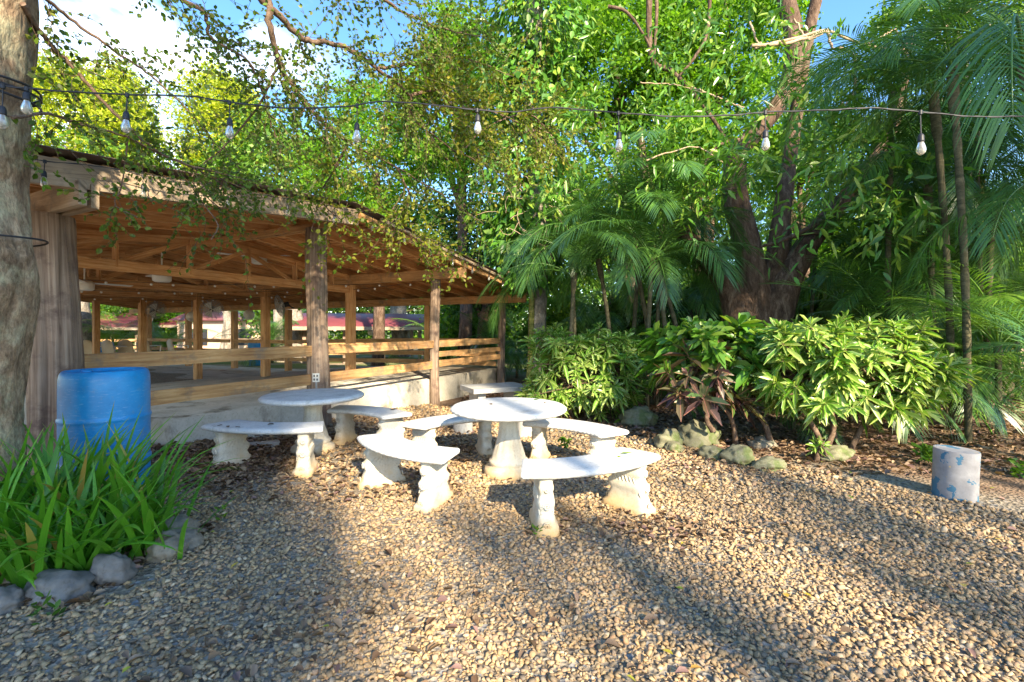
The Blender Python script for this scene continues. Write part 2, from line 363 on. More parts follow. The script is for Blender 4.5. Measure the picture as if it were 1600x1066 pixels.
# ---------------------------------------------------------------- the ground
def sst(a, b, x): t = np.clip((x-a)/(b-a), 0, 1); return t*t*(3-2*t)
def GZ(x, y):
    x = np.asarray(x, float); y = np.asarray(y, float)
    z = .05+.10*sst(-2.2, -3.2, x)*sst(2.5, 3.6, y)*sst(5.6, 4.4, y)-.14*sst(6.2, 9.5, y)*sst(-6, -1, x)
    z = z-.12*sst(10, 22, y)+.10*sst(2.0, 5, x)*sst(5, 8, y)
    z = z+.06*sst(-.9, -2.0, x)*sst(3.0, 2.4, y)
    return z+.012*np.sin(x*2.1+1)*np.cos(y*1.7)
def build_ground():
    xs = np.concatenate([-np.geomspace(400, 12, 14), np.linspace(-11, 11, 150), np.geomspace(12, 400, 14)])
    ys = np.concatenate([-np.geomspace(400, 10, 10), np.linspace(-9, 14, 150), np.geomspace(15, 400, 18)])
    X, Y = np.meshgrid(xs, ys, indexing='ij'); Z = GZ(X, Y)
    V = np.stack([X, Y, Z], -1).reshape(-1, 3); a, b = len(xs), len(ys)
    i, j = np.meshgrid(np.arange(a-1), np.arange(b-1), indexing='ij'); k = (i*b+j).ravel()
    m = MB(); m.add(V, np.stack([k, k+b, k+b+1, k+1], 1), V[:, :2])
    mt, t, bs, o = mat_new('ground_gravel_soil'); uv = N(t, 'ShaderNodeTexCoord'); p = uv.outputs['Object']
    vo = N(t, 'ShaderNodeTexVoronoi', inp={'Scale': 42.0}); t.links.new(p, vo.inputs['Vector'])
    sepc = N(t, 'ShaderNodeSeparateColor'); t.links.new(vo.outputs['Color'], sepc.inputs[0])
    grav = ramp(t, sepc.outputs[0], [(0, (.12, .10, .08)), (.4, (.26, .21, .15)), (.75, (.38, .31, .22)), (1, (.2, .2, .2))])
    n1 = noise(t, p, 6, 8, .7); soil = ramp(t, n1, [(.3, (.10, .06, .04)), (.55, (.22, .145, .095)), (.75, (.33, .24, .16))])
    # gravel lot in front, bare soil behind the line the planting follows, sandy strip by the slab
    sp = N(t, 'ShaderNodeSeparateXYZ'); t.links.new(p, sp.inputs[0])
    ln = mth(t, 'ADD', mth(t, 'MULTIPLY', sp.outputs[0], .9), sp.outputs[1])
    ln = mth(t, 'ADD', ln, mth(t, 'MULTIPLY', mth(t, 'SUBTRACT', noise(t, p, .8, 4), .5), 1.2))
    mr = N(t, 'ShaderNodeMapRange', inp={'From Min': 6.6, 'From Max': 7.2}); t.links.new(ln, mr.inputs['Value'])
    c = mixc(t, mr.outputs[0], grav, soil)
    far = N(t, 'ShaderNodeMapRange', inp={'From Min': 13.0, 'From Max': 17.0}); t.links.new(sp.outputs[1], far.inputs['Value'])
    grs = ramp(t, noise(t, p, .5, 5), [(.42, (.34, .27, .18)), (.55, (.12, .17, .04))])
    c = mixc(t, far.outputs[0], c, grs)
    t.links.new(c, bs.inputs['Base Color']); bs.inputs['Roughness'].default_value = .9; bs.inputs['Specular IOR Level'].default_value = .2
    bump(t, bs, mth(t, 'ADD', vo.outputs['Distance'], n1), .8, .02)
    tag(m.build('ground', mt, smooth=True), kind='structure')
build_ground()

def is_gravel(x, y): return (.9*x+y+.5*np.sin(x*1.3)*np.cos(y*.9) < 6.9)
# pavilion frame: t runs along the near side, s runs back from it
PO = np.array([-2.64, 6.20]); PT = np.array([.441, .8975]); PS = np.array([-.8975, .441])
def PV(t, s, z): q = PO+PT*t+PS*s; return np.array([q[0], q[1], z])
def under_slab(x, y):
    dx = x-PO[0]; dy = y-PO[1]; t = dx*PT[0]+dy*PT[1]; s = dx*PS[0]+dy*PS[1]
    return (t > -1.8) & (s > .1)

def gravel():
    # stone templates: flattened random hulls made from a jittered octahedron-like solid
    tmpl = []
    ph = (1+5**.5)/2
    ico = unit(np.array([[-1, ph, 0], [1, ph, 0], [-1, -ph, 0], [1, -ph, 0], [0, -1, ph], [0, 1, ph], [0, -1, -ph], [0, 1, -ph], [ph, 0, -1], [ph, 0, 1], [-ph, 0, -1], [-ph, 0, 1]]))
    IF = np.array([[0, 11, 5], [0, 5, 1], [0, 1, 7], [0, 7, 10], [0, 10, 11], [1, 5, 9], [5, 11, 4], [11, 10, 2], [10, 7, 6], [7, 1, 8], [3, 9, 4], [3, 4, 2], [3, 2, 6], [3, 6, 8], [3, 8, 9], [4, 9, 5], [2, 4, 11], [6, 2, 10], [8, 6, 7], [9, 8, 1]])
    for k in range(14):
        tmpl.append(ico*rng.uniform(.55, 1.25, (12, 1))*np.array([1, rng.uniform(.65, .95), rng.uniform(.4, .62)]))
    pts = []
    for (y0, y1, dens, sz) in ((1.35, 2.6, 4300, .0094), (2.6, 3.8, 2700, .0112), (3.8, 5.6, 1200, .0155), (5.6, 9, 500, .022)):
        x0, x1 = -1.2*y1-.2, 1.2*y1+.2
        n = int((x1-x0)*(y1-y0)*dens); x = rng.uniform(x0, x1, n); y = rng.uniform(y0, y1, n)
        keep = (np.abs(x) < 1.17*y+.25) & is_gravel(x, y) & ~under_slab(x, y)
        dirt = (x < -1.92-.12*np.sin(y*5)) & (y < 3.0) & (y > 2.12)      # planting bed
        keep &= ~dirt | (rng.random(n) < .06)
        patch = (x > -3.2) & (x < -.7) & (y > 3.6) & (y < 7)                     # thin gravel under litter
        keep &= ~patch | (rng.random(n) < .55)
        pts.append(np.stack([x[keep], y[keep], np.full(keep.sum(), sz)], 1))
    pts = np.concatenate(pts); n = len(pts)
    s = pts[:, 2]*rng.lognormal(-.05, .5, n); s = np.clip(s, .004, pts[:, 2]*1.9)
    a = rng.uniform(0, 2*np.pi, n); tx = rng.normal(0, .35, n); ty = rng.normal(0, .35, n)
    ca, sa = np.cos(a), np.sin(a)
    T = np.array(tmpl)[rng.integers(0, len(tmpl), n)]*s[:, None, None]
    X = T[..., 0]*ca[:, None]-T[..., 1]*sa[:, None]; Y = T[..., 0]*sa[:, None]+T[..., 1]*ca[:, None]
    Z = T[..., 2]+X*tx[:, None]+Y*ty[:, None]
    V = np.stack([X+pts[:, :1], Y+pts[:, 1:2], Z+GZ(pts[:, 0], pts[:, 1])[:, None]+s[:, None]*rng.uniform(.0, .65, n)[:, None]], -1)
    m = MB(); m.add(V.reshape(-1, 3), (np.arange(n)[:, None, None]*12+IF[None]).reshape(-1, 3))
    mt, t, b, o = mat_new('gravel'); g = N(t, 'ShaderNodeNewGeometry')
    c = ramp(t, g.outputs['Random Per Island'], [(0, (.14, .125, .11)), (.15, (.28, .21, .13)), (.32, (.39, .285, .17)), (.5, (.47, .355, .22)), (.66, (.37, .25, .135)), (.8, (.25, .225, .19)), (.9, (.43, .27, .16)), (.98, (.56, .46, .33))])
    uv = N(t, 'ShaderNodeTexCoord'); nn = noise(t, uv.outputs['Object'], 120, 3)
    c = mixc(t, .4, c, ramp(t, nn, [(.3, (.6, .6, .6)), (.7, (1.25, 1.2, 1.15))]), 'MULTIPLY')
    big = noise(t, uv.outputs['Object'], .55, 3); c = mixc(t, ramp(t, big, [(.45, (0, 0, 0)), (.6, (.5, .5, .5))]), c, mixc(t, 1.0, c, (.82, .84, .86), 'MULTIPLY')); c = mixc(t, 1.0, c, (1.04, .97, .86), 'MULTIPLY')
    t.links.new(c, b.inputs['Base Color']); b.inputs['Roughness'].default_value = .8; b.inputs['Specular IOR Level'].default_value = .3
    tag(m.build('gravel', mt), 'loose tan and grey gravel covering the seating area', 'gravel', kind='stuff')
gravel()

def litter():
    m = MB(); B = []; 
    def sc(n, fx, fy, s0, s1, cond=None):
        x = fx(n); y = fy(n)
        if cond is not None: k = cond(x, y); x, y = x[k], y[k]
        B.append(np.stack([x, y, rng.uniform(s0, s1, len(x))], 1))
    U = lambda a, b: (lambda n: rng.uniform(a, b, n)); G = lambda a, b: (lambda n: rng.normal(a, b, n))
    vis = lambda x, y: (np.abs(x) < 1.2*y) & ~under_slab(x, y)
    sc(26000, U(-1, 10), U(4, 13), .03, .08, lambda x, y: ~is_gravel(x, y) & vis(x, y))
    sc(3200, U(-3.6, -.4), U(3.4, 6.8), .02, .06, vis)
    sc(1500, U(-3.9, -2.2), U(3.6, 5.2), .03, .07, vis)
    sc(420, U(-3.2, 4), U(1.5, 6), .02, .05, vis)
    sc(150, G(-.7, .6), G(1.85, .3), .025, .06, vis)
    sc(260, G(.95, .3), G(2.95, .14), .02, .05, vis)
    sc(240, G(1.9, .5), G(4.3, .25), .02, .05, vis)
    sc(700, U(-3.2, -1.9), U(2.0, 3.0), .03, .07, vis)
    sc(400, G(-3.0, .35), G(4.35, .25), .03, .06, vis)
    b = np.concatenate(B); n = len(b)
    a = rng.uniform(0, 2*np.pi, n); d = np.stack([np.cos(a), np.sin(a), rng.normal(.05, .25, n)], 1)
    nr = unit(np.stack([rng.normal(0, .35, n), rng.normal(0, .35, n), np.ones(n)], 1))
    z = GZ(b[:, 0], b[:, 1])+np.where(is_gravel(b[:, 0], b[:, 1]), .016, .008)+rng.uniform(0, .014, n)
    m.leaves(np.stack([b[:, 0], b[:, 1], z], 1), d, nr, b[:, 2]*1.2, b[:, 2]*.6, fold=.9, droop=.15)
    tag(m.build('leaf_litter', M['litter']), 'brown dead leaves strewn over soil and gravel', 'leaf litter', kind='stuff')
    m = MB(); n = 90
    y = rng.uniform(1.5, 6, n); x = rng.uniform(-.9, 1.1, n)*y
    k = (~under_slab(x, y)); x, y = x[k], y[k]; n = len(x)
    a = rng.uniform(0, 2*np.pi, n)
    m.leaves(np.stack([x, y, GZ(x, y)+.025], 1), np.stack([np.cos(a), np.sin(a), rng.normal(.1, .2, n)], 1), np.tile([[0, .2, 1.]], (n, 1)), rng.uniform(.025, .06, n), rng.uniform(.015, .028, n), fold=.5)
    tag(m.build('fallen_leaves', M['litter_bright']), 'freshly fallen yellow, orange and green leaves scattered on the gravel', 'leaf litter', kind='stuff')
litter()

# ---------------------------------------------------------------- pavilion
def zr(t): return 2.79-.113*abs(t)
def pavilion():
    r = empty('pavilion', PV(0, 4, 0), 0, 'open timber pavilion with low gable roof and plank railings on a concrete slab', 'pavilion')
    r.location = (0, 0, 0)
    wo, wr, ww = M['wood_orange'], M['wood_rail'], M['wood_weathered']
    SB = 17.0; up = (0, 0, 1)
    # floor slab: falls towards the back
    def fz(s): return float(np.interp(s, [0, 2.2, 4.9, 7.6, 17], [.40, .40, .24, .04, -.02]))
    m = MB()
    for a, b in ((.12, 2.2), (2.2, 4.9), (4.9, 7.6), (7.6, SB)):
        for t0, t1 in ((-1.75, 2.45), (2.45, 5.9)):
            s0 = a+(.0 if t0 < 0 else (.0)); z0, z1 = fz(a), fz(b)
            V = [PV(t0, s0, z0), PV(t1, s0, z0), PV(t1, b, z1), PV(t0, b, z1), PV(t0, s0, -.5), PV(t1, s0, -.5), PV(t1, b, -.5), PV(t0, b, -.5)]
            F = [[0, 1, 2, 3]]
            if a < .2: F.append([4, 5, 1, 0])
            if t0 < 0: F.append([7, 4, 0, 3])
            else: F.append([5, 6, 2, 1])
            if b == SB: F.append([6, 7, 3, 2])
            m.add(V, F)
    # floor on the low side, left of the slab's end
    m.add([PV(-5.5, 1.6, .03), PV(-1.75, 1.6, .03), PV(-1.75, SB, -.05), PV(-5.5, SB, -.05)], [[0, 1, 2, 3]])
    m.build('floor_slab', M['slab'], r)
    m = MB(); m.beam(PV(-1.75, -.10, .10), PV(-1.0, -.55, .07), .10, .09); m.build('kerb', M['conc_grey'], r)
    # big rough logs along the front
    for k, (t, rad, zt, zb, sd) in enumerate(((-2.7, .172, 2.29, -.1, 3), (0, .135, 2.72, -.1, 5), (2.7, .092, 2.29, -.2, 8), (5.4, .085, 1.98, -.2, 11))):
        m = MB(); nz_ = 46; zz = np.linspace(zb, zt, nz_); c0 = PV(t, 0, 0); ph = k*1.7
        pts = np.stack([c0[0]+.02*np.sin(zz*1.3+ph), c0[1]+.02*np.cos(zz*1.1+ph), zz], 1)
        bark_tube(m, pts, rad*(1.03-.05*(zz-zb)/(zt-zb)), 56, .16, 1.1, .55, 3.1*k+1, 1.5, .6)
        o = m.build('log_post', M['log'], r, True)
        tag(o, ['massive cracked log post behind the blue barrel', 'log post carrying the white electric outlet', 'slim log post with sunlit side at the slab', 'dark slim log post nearest the vine-covered tree'][k])
    # square posts in rows
    for t in (2.7, 5.4):
        for s in (2.17, 4.89, 7.59, 10.3, 13.0, 15.7):
            m = MB(); zt = zr(t)-.2; m.beam(PV(t, s, fz(s)-.05), PV(t, s, zt), .15 if t == 2.7 else .16, .15, up=(PS[0], PS[1], 0))
            box_bevel(m.build('post', wo, r))
    for s in (7.59, 10.3, 13.0, 15.7):
        m = MB(); m.beam(PV(-2.7, s, -.05), PV(-2.7, s, zr(-2.7)-.2), .15, .15, up=(PS[0], PS[1], 0)); box_bevel(m.build('post', wo, r))
    # beams running back
    for t, h in ((-2.7, .19), (2.7, .18), (5.4, .18), (0, .075)):
        m = MB(); a = -.68 if t else -.3
        z = zr(t)-.005-h/2
        for s0, s1, off in ((a, 4.9, 0), (4.9, 10.3, 0), (10.3, SB, 0)):
            m.beam(PV(t-.045, s0, z), PV(t-.045, s1, z), .05, h, up)
            m.beam(PV(t+.045, s0+(.04 if s0 < 0 else 0), z-.004), PV(t+.045, s1, z-.004), .05, h*.97, up)
        box_bevel(m.build('beam', ww if t in (-2.7,) else wr, r), .004)
    # rafters follow the slope, parallel to the near edge
    s = -.2
    while s < SB:
        for sg in (-1, 1):
            m = MB(); e = 5.95; 
            m.beam(PV(0.003*sg, s, zr(0)+.065), PV(sg*e, s, zr(e)+.065), .045, .13, up)
            m.build('rafter', wo, r)
        s += .62
    # deck boards under the roof sheet
    for sg in (-1, 1):
        m = MB(); e = 6.05; nb = 42
        for i in range(nb):
            t0 = e*i/nb+.006; t1 = e*(i+1)/nb-.006
            m.beam(PV(sg*(t0+t1)/2, -.58, zr((t0+t1)/2)+.148), PV(sg*(t0+t1)/2, SB+.1, zr((t0+t1)/2)+.148), t1-t0, .02, up)
        m.build('roof_deck', M['wood_deck'], r)
        m = MB(); n = 190; ss = np.linspace(-.70, SB+.2, n); wv = .012*np.cos(np.arange(n)*np.pi/2*1.0)
        row0 = [PV(0, q, zr(0)+.185+k) for q, k in zip(ss, wv)]; row1 = [PV(sg*6.15, q, zr(6.15)+.185+k) for q, k in zip(ss, wv)]
        V = np.concatenate([row0, row1, np.array(row0)+[0, 0, .006], np.array(row1)+[0, 0, .006]]); k = np.arange(n-1)
        m.add(V, np.concatenate([np.stack([k, k+1, n+k+1, n+k], 1), np.stack([2*n+k, 3*n+k, 3*n+k+1, 2*n+k+1], 1)]))
        m.add([V[0], V[n], V[3*n], V[2*n]], [[0, 1, 2, 3]])
        m.build('roof_sheet', M['roof_metal'], r)
    # fascia boards on the near edge
    m = MB(); m.beam(PV(-6.05, -.60, zr(6.05)+.055), PV(.1, -.60, zr(.1)+.055), .05, .20, up); box_bevel(m.build('fascia', ww, r), .004)
    m = MB(); m.beam(PV(.15, -.60, zr(.15)+.08), PV(6.05, -.60, zr(6.05)+.08), .04, .11, up); box_bevel(m.build('fascia', wr, r), .004)
    m = MB(); m.beam(PV(.5, -.655, zr(.3)+.13), PV(6.1, -.655, zr(6.1)+.13), .03, .05, up)
    m.build('roof_trim', ww, r)
    # trusses over the hall
    for s in (2.17, 4.89, 7.59, 10.3):
        m = MB(); zb = zr(2.7)-.30; T = 2.68
        for off in (-.03, .03):
            m.beam(PV(-T, s+off, zb), PV(T, s+off, zb), .03, .14, up)
        for sg in (-1, 1):
            m.beam(PV(0, s, zr(0)-.075), PV(sg*T, s, zr(T)-.055), .028, .11, up)
        ts = [-2.2, -1.35, -.45, .45, 1.35, 2.2]
        for q in ts: m.beam(PV(q, s, zb-.02), PV(q, s, zr(q)-.06), .029, .10, (PS[0], PS[1], 0))
        for q0, q1 in zip(ts[:-1], ts[1:]):
            a, b = (q0, q1) if q0 < 0 else (q1, q0)
            m.beam(PV(a, s+.031, zb+.03), PV(b, s+.031, zr(b)-.09), .024, .07, up)
        m.build('truss', wo, r)
    # railings
    def rail(t0, t1, z, h=.135, s=-.02, z1=None, w=.04, mat=None):
        m = MB(); m.beam(PV(t0, s, z), PV(t1, s, z if z1 is None else z1), w, h, up); box_bevel(m.build('rail', mat or wr, r), .004)
    rail(-2.52, .12, 1.065, .14, -.03); rail(-2.52, .02, .68, .14, .0)
    rail(.13, 2.62, 1.075, .135, -.01); rail(.13, 2.62, .685, .135, .01)
    rail(2.80, 5.32, 1.08, .13, .0); rail(2.80, 5.32, .88, .10, .0); rail(2.80, 5.32, .70, .12, .0)
    for s0, s1 in ((.1, 2.1), (2.25, 4.8), (4.97, 7.5), (7.67, 10.2), (10.4, 12.9), (13.1, 15.6)):
        for z in (.95, .62, .40):
            m = MB(); m.beam(PV(5.3, s0, z+fz(s0)*.3), PV(5.3, s1, z+fz(s1)*.3), .035, .11, up); m.build('rail', wr, r)
    # outlet on the second log
    c = PV(0, 0, .71)+np.array([.035, -.145, 0])
    m = MB(); m.box(c, (.085, .03, .115)); ob = box_bevel(m.build('outlet_box', M['white_plastic'], r), .008)
    m = MB()
    for dx in (-.02, .02):
        for dz in (-.024, .024): m.box(c+[dx, -.016, dz], (.017, .006, .028))
    m.build('socket_face', M['black_rubber'], ob)
    m = MB(); m.tube([c+[0.0, 0, -.06], c+[0.0, .01, -.3], c+[0.01, .02, -.6], c+[.0, .03, -.76]], .013, 8); m.build('conduit', M['steel'], ob)
    return fz
FZ = pavilion()

# ---------------------------------------------------------------- ceiling fans, wall fans, globe lamps in the hall
def ceiling_fan():
    r = empty('ceiling_fan', (0, 0, 0))
    m = MB(); m.tube([(0, 0, .02), (0, 0, .34)], .012, 8); m.build('down_rod', M['white_plastic'], r)
    m = MB(); m.lathe([(0.001, -.13), (.10, -.13), (.125, -.11), (.13, .0), (.08, .04), (0.001, .05)], 20); m.build('motor', M['white_plastic'], r, True)
    for k in range(3):
        a = k*2*math.pi/3+.4; d = np.array([math.cos(a), math.sin(a), 0]); m = MB(); m.beam(d*.10, d*.66, .11, .008, (0, .12, 1)); m.build('blade', M['white_plastic'], r)
    return r
f0 = ceiling_fan()
for i, (px, py, d, lb) in enumerate(((253, 428, 7.3, 'nearest white ceiling fan, blades spread under the truss'), (132, 442, 7.6, 'white ceiling fan half hidden behind the massive log post'), (405, 402, 8.4, 'small white ceiling fan up near the ridge, right of the others'))):
    o = f0 if i == 0 else copy_tree(f0); p = P(px, py, d); o.location = p; o.rotation_euler.z = (i*.7)
    tag(o, lb, 'ceiling fan', 'white ceiling fans under the pavilion roof')
def wall_fan():
    r = empty('wall_fan', (0, 0, 0)); m = MB()
    for k in range(7):
        rr = .05+.035*k; a = np.linspace(0, 2*np.pi, 25); dz = .07*math.cos(k/6*math.pi/2)
        for sg in (-1, 1): m.tube(np.stack([np.cos(a)*rr, np.full(25, sg*dz), np.sin(a)*rr], 1), .0045, 4, cap=False)
    for k in range(16):
        a = k*math.pi/8
        for sg in (-1, 1): m.tube([(math.cos(a)*.05, sg*.07, math.sin(a)*.05), (math.cos(a)*.17, sg*.055, math.sin(a)*.17), (math.cos(a)*.262, 0, math.sin(a)*.262)], .004, 4, cap=False)
    m.build('cage', M['steel'], r)
    m = MB()
    for k in range(3):
        a0 = k*2*math.pi/3; aa = np.linspace(a0-.5, a0+.5, 6); ar = np.array([[0, 0, 0]]+[[math.cos(a)*.2, .03*math.sin((a-a0)*2), math.sin(a)*.2] for a in aa])
        m.add(ar, [[0, i, i+1] for i in range(1, 6)])
    m.build('blade_set', M['white_plastic'], r)
    m = MB(); m.tube([(0, .04, 0), (0, .2, 0)], .06, 12); m.tube([(0, .17, 0), (0, .26, -.1), (0, .3, -.12)], .02, 6); m.build('motor', M['black_rubber'], r)
    return r
w0 = wall_fan()
for i, (px, py, d, a, lb) in enumerate(((331, 484, 11.6, .5, 'round caged fan mounted beside the second square post, largest of the three'), (244, 485, 12.9, 1.1, 'caged fan turned sideways at the left end of the hall'), (437, 478, 10.6, -.8, 'caged fan tilted away, right of the middle square post'))):
    o = w0 if i == 0 else copy_tree(w0); o.location = P(px, py, d); o.rotation_euler = (.25, 0, a); tag(o, lb, 'fan', 'caged wall fans on the pavilion posts')
def globe():
    r = empty('globe_lamp'); m = MB(); a = np.linspace(-np.pi/2, np.pi/2, 10); m.lathe([(max(.001, .17*math.cos(x)), .17*math.sin(x)) for x in a], 18); m.build('globe', M['white_plastic'], r, True)
    m = MB(); m.tube([(0, 0, .15), (0, 0, .6)], .008, 6); m.build('stem', M['steel'], r); return r
g0 = globe()
for i, (px, py, d, lb) in enumerate(((389, 492, 15.0, 'white globe lamp hanging just left of the middle square post'), (300, 495, 15.2, 'white globe lamp partly behind the left square post'), (580, 519, 22.0, 'small white globe lamp under the far red-roofed shelter'))):
    o = g0 if i == 0 else copy_tree(g0); o.location = P(px, py, d); tag(o, lb, 'lamp', 'white globe lamps')

# ---------------------------------------------------------------- concrete tables and benches
CX = .03
def concrete_table(loc, rz, label, R0=.52, H=.61):
    r = empty('concrete_table', loc, rz, label, 'table', 'white concrete tables')
    m = MB(); prof = [(.001, H-.055), (R0-.045, H-.055), (R0-.012, H-.045), (R0, H-.028), (R0-.004, H-.016), (R0-.018, H-.008), (R0-.022, H-.002), (R0-.06, H), (R0-.25, H+.001), (.001, H+.001)]
    m.lathe(prof, 144, wav=lambda a, z: (.006*np.sin(a*36)*(1 if H-.05 < z < H-.012 else 0))); m.build('tabletop', M['white_cast'], r, True)
    m = MB(); prof = [(.001, -.05), (.215, -.05), (.222, .03), (.212, .065), (.175, .078), (.17, .095), (.182, .11), (.172, .13), (.155, .14), (.15, .17), (.125, .25), (.10, .34), (.088, .42), (.09, .47), (.115, .515), (.15, .54), (.16, H-.054)]
    m.lathe([(a, b) for a, b in prof], 64, wav=lambda a, z: (-.07*np.abs(np.sin(a*6))**2.5*np.sin((z-.14)/(.40)*np.pi) if .14 < z < .54 else 0)); m.build('pedestal', M['cream_cast'], r, True)
    return r
TA = (-.03, 4.10); TB = (-2.13, 4.88)
concrete_table((TA[0], TA[1], float(GZ(*TA))), .3, 'round white concrete table nearest the camera, ringed by four curved benches')
concrete_table((TB[0], TB[1], float(GZ(*TB))), 1.2, 'round white concrete table in front of the log post with the outlet')
def leg_mesh(m, cx, cy, ang, H):
    rows = [(-.04, .20, .085), (.0, .20, .085), (.035, .195, .082), (.055, .165, .062), (.09, .155, .058), (.13, .135, .05), (.155, .15, .060), (.19, .155, .062), (.215, .13, .05), (.235, .125, .048), (.26, .14, .055), (.285, .14, .056), (.30, .125, .05), (H, .14, .056)]
    n = 28; a = np.linspace(0, 2*np.pi, n, endpoint=False); V = []
    for z, l, th in rows:
        x = np.sign(np.cos(a))*np.abs(np.cos(a))**.42*th; y = np.sign(np.sin(a))*np.abs(np.sin(a))**.42*l
        bev = 1+.03*np.sin(y*55+z*20); x = x*bev
        V.append(np.stack([cx+x*math.cos(ang)-y*math.sin(ang), cy+x*math.sin(ang)+y*math.cos(ang), np.full(n, z)], 1))
    j = np.arange(n); j2 = (j+1) % n
    m.add(np.concatenate(V), np.concatenate([np.stack([i*n+j, i*n+j2, (i+1)*n+j2, (i+1)*n+j], 1) for i in range(len(rows)-1)]))
def scroll(m, c, rr, ang, face):
    """spiral relief on the narrow face of a leg"""
    t = np.linspace(0, 3.6*np.pi, 34); q = rr*(1-t/(4.2*np.pi))
    d = np.array([math.cos(ang), math.sin(ang), 0]); 
    pts = np.array([np.array(c)+d*math.cos(k)*v+np.array([0, 0, math.sin(k)*v]) for k, v in zip(t, q)])
    m.tube(pts, .0065, 5)
def make_bench():
    r = empty('concrete_bench'); H = .345; r1, r2, ha = .92, 1.27, R(25.5); yc = -1.09; T = .05
    m = MB(); na = 72; al = np.linspace(-ha, ha, na)
    prof = [(r1+.025, H), (r1+.006, H+.010), (r1, H+.024), (r1+.006, H+.038), (r1+.02, H+.046), (r1+.05, H+T), (r2-.05, H+T), (r2-.02, H+.046), (r2-.006, H+.038), (r2, H+.024), (r2-.006, H+.010), (r2-.025, H)]
    k = len(prof); V = []
    for i, a in enumerate(al):
        e = min(i, na-1-i); sh = {0: .0, }.get(e, 1)
        for (q, z) in prof:
            if abs(q-r2) < .012 or abs(q-r1) < .012: q = q+.0018*math.sin(i*1.45)
            V.append((math.sin(a)*q, math.cos(a)*q+yc, z))
    V = np.array(V); F = []
    i, j = np.meshgrid(np.arange(na-1), np.arange(k), indexing='ij'); j2 = (j+1) % k
    m.add(V, np.stack([i*k+j, i*k+j2, (i+1)*k+j2, (i+1)*k+j], -1).reshape(-1, 4))
    for e in (0, na-1):
        ring = V[e*k:(e+1)*k]; c = ring.mean(0); out = np.array([math.cos(al[e]), -math.sin(al[e]), 0])*(1 if e else -1)
        mid = c+(ring-c)*np.array([.97, .97, .72])+out*.012
        jj = np.arange(k); jj2 = (jj+1) % k
        m.add(np.concatenate([ring, mid, [mid.mean(0)]]), np.stack([jj, jj2, k+jj2, k+jj], 1)[:, ::(1 if e == 0 else -1)])
        m.add(np.concatenate([mid, [mid.mean(0)]]), np.stack([jj, jj2, np.full(k, k)], 1)[:, ::(1 if e == 0 else -1)])
    st = m.build('seat', M['white_cast'], r)
    for p in st.data.polygons: p.use_smooth = True
    es = st.modifiers.new('es', 'EDGE_SPLIT'); es.split_angle = R(50)
    for sg in (-1, 1):
        a = sg*R(18.5); q = 1.09; cx, cy = math.sin(a)*q, math.cos(a)*q+yc
        m = MB(); leg_mesh(m, cx, cy, -a, H)
        rad = np.array([math.sin(a), math.cos(a), 0]); c0 = np.array([cx, cy, 0])
        for sgn in (-1, 1):
            for z, q2, ry in ((.17, .026, .156), (.27, .020, .142), (.055, .024, .178)): scroll(m, c0+rad*sgn*ry+[0, 0, z], q2, -a, sgn)
        for sgn in (-1, 1):      # feathered carving on the broad faces
            tn = np.array([math.cos(a), -math.sin(a), 0])*sgn
            for kk in range(6):
                y0 = -.10+.032*kk
                m.tube([c0+rad*(y0)+tn*.046+[0, 0, .29-.006*kk], c0+rad*(y0+.03)+tn*.050+[0, 0, .2], c0+rad*(y0+.075)+tn*.046+[0, 0, .115]], [.003, .008, .003], 5)
        m.build('leg', M['cream_cast'], r, True)
    return r
b0 = make_bench()
benches = [((.55, 3.12), (.39, -.92), 'sunlit curved bench nearest the camera with a curled green leaf on its seat'),
 ((.585, 4.40), (.6, .8), 'curved bench behind the nearest right-hand bench, closest to the croton bushes'),
 ((-.61, 4.72), (-.55, .83), 'curved bench between the two round tables, reaching behind the near pedestal'),
 ((-.885, 3.61), (-.65, -.76), 'curved bench in the middle front, broad carved leg towards the camera'),
 ((-2.27, 4.17), (-.1, -1.), 'leftmost curved bench with brown dead leaves lying on its seat, near the blue barrel'),
 ((-1.60, 5.16), (.46, .89), 'curved bench farthest back, in front of the sunlit slab wall')]
for i, (p, d, lb) in enumerate(benches):
    o = b0 if i == 0 else copy_tree(b0)
    o.location = (p[0], p[1], float(GZ(*p))); o.rotation_euler.z = math.atan2(-d[0], d[1])
    if i == 4: o.scale = (1.06, 1.0, 1.06)
    tag(o, lb, 'bench', 'curved white concrete benches')
# leaves lying on the tables and benches
def leaf_obj(name, loc, ln, wd, ang, mat, label, cat='leaf', curl=.5):
    m = MB(); a = ang; d = np.array([[math.cos(a), math.sin(a), 0.05]])
    m.leaves(np.zeros((1, 3)), d, [[0, 0, 1.]], ln, wd, fold=curl, droop=-.1); o = m.build(name, mat, loc=loc); tag(o, label, cat); return o
zt = .05+.345+.05
leaf_obj('curled_leaf', (.78, 3.30, zt+.008), .10, .03, -.5, M['yellow_leaf'], 'long curled yellow-green leaf lying on the nearest right-hand bench')
leaf_obj('small_leaf', (.74, 3.20, zt+.004), .04, .02, .6, M['yellow_leaf'], 'tiny yellow leaf fragment beside the curled leaf on the bench')
zT = .05+.615
leaf_obj('green_leaf', (.20, 4.38, zT+.004), .07, .03, .1, M['dark_leaf'], 'dark green leaf at the back of the near round table')
leaf_obj('brown_leaf', (.30, 4.22, zT+.004), .04, .02, 1.1, M['litter'], 'small brown leaf at the right of the near round table')
leaf_obj('brown_leaf', (-.18, 4.12, zT+.004), .05, .025, 2.1, M['litter'], 'small brown leaf near the middle of the near round table')
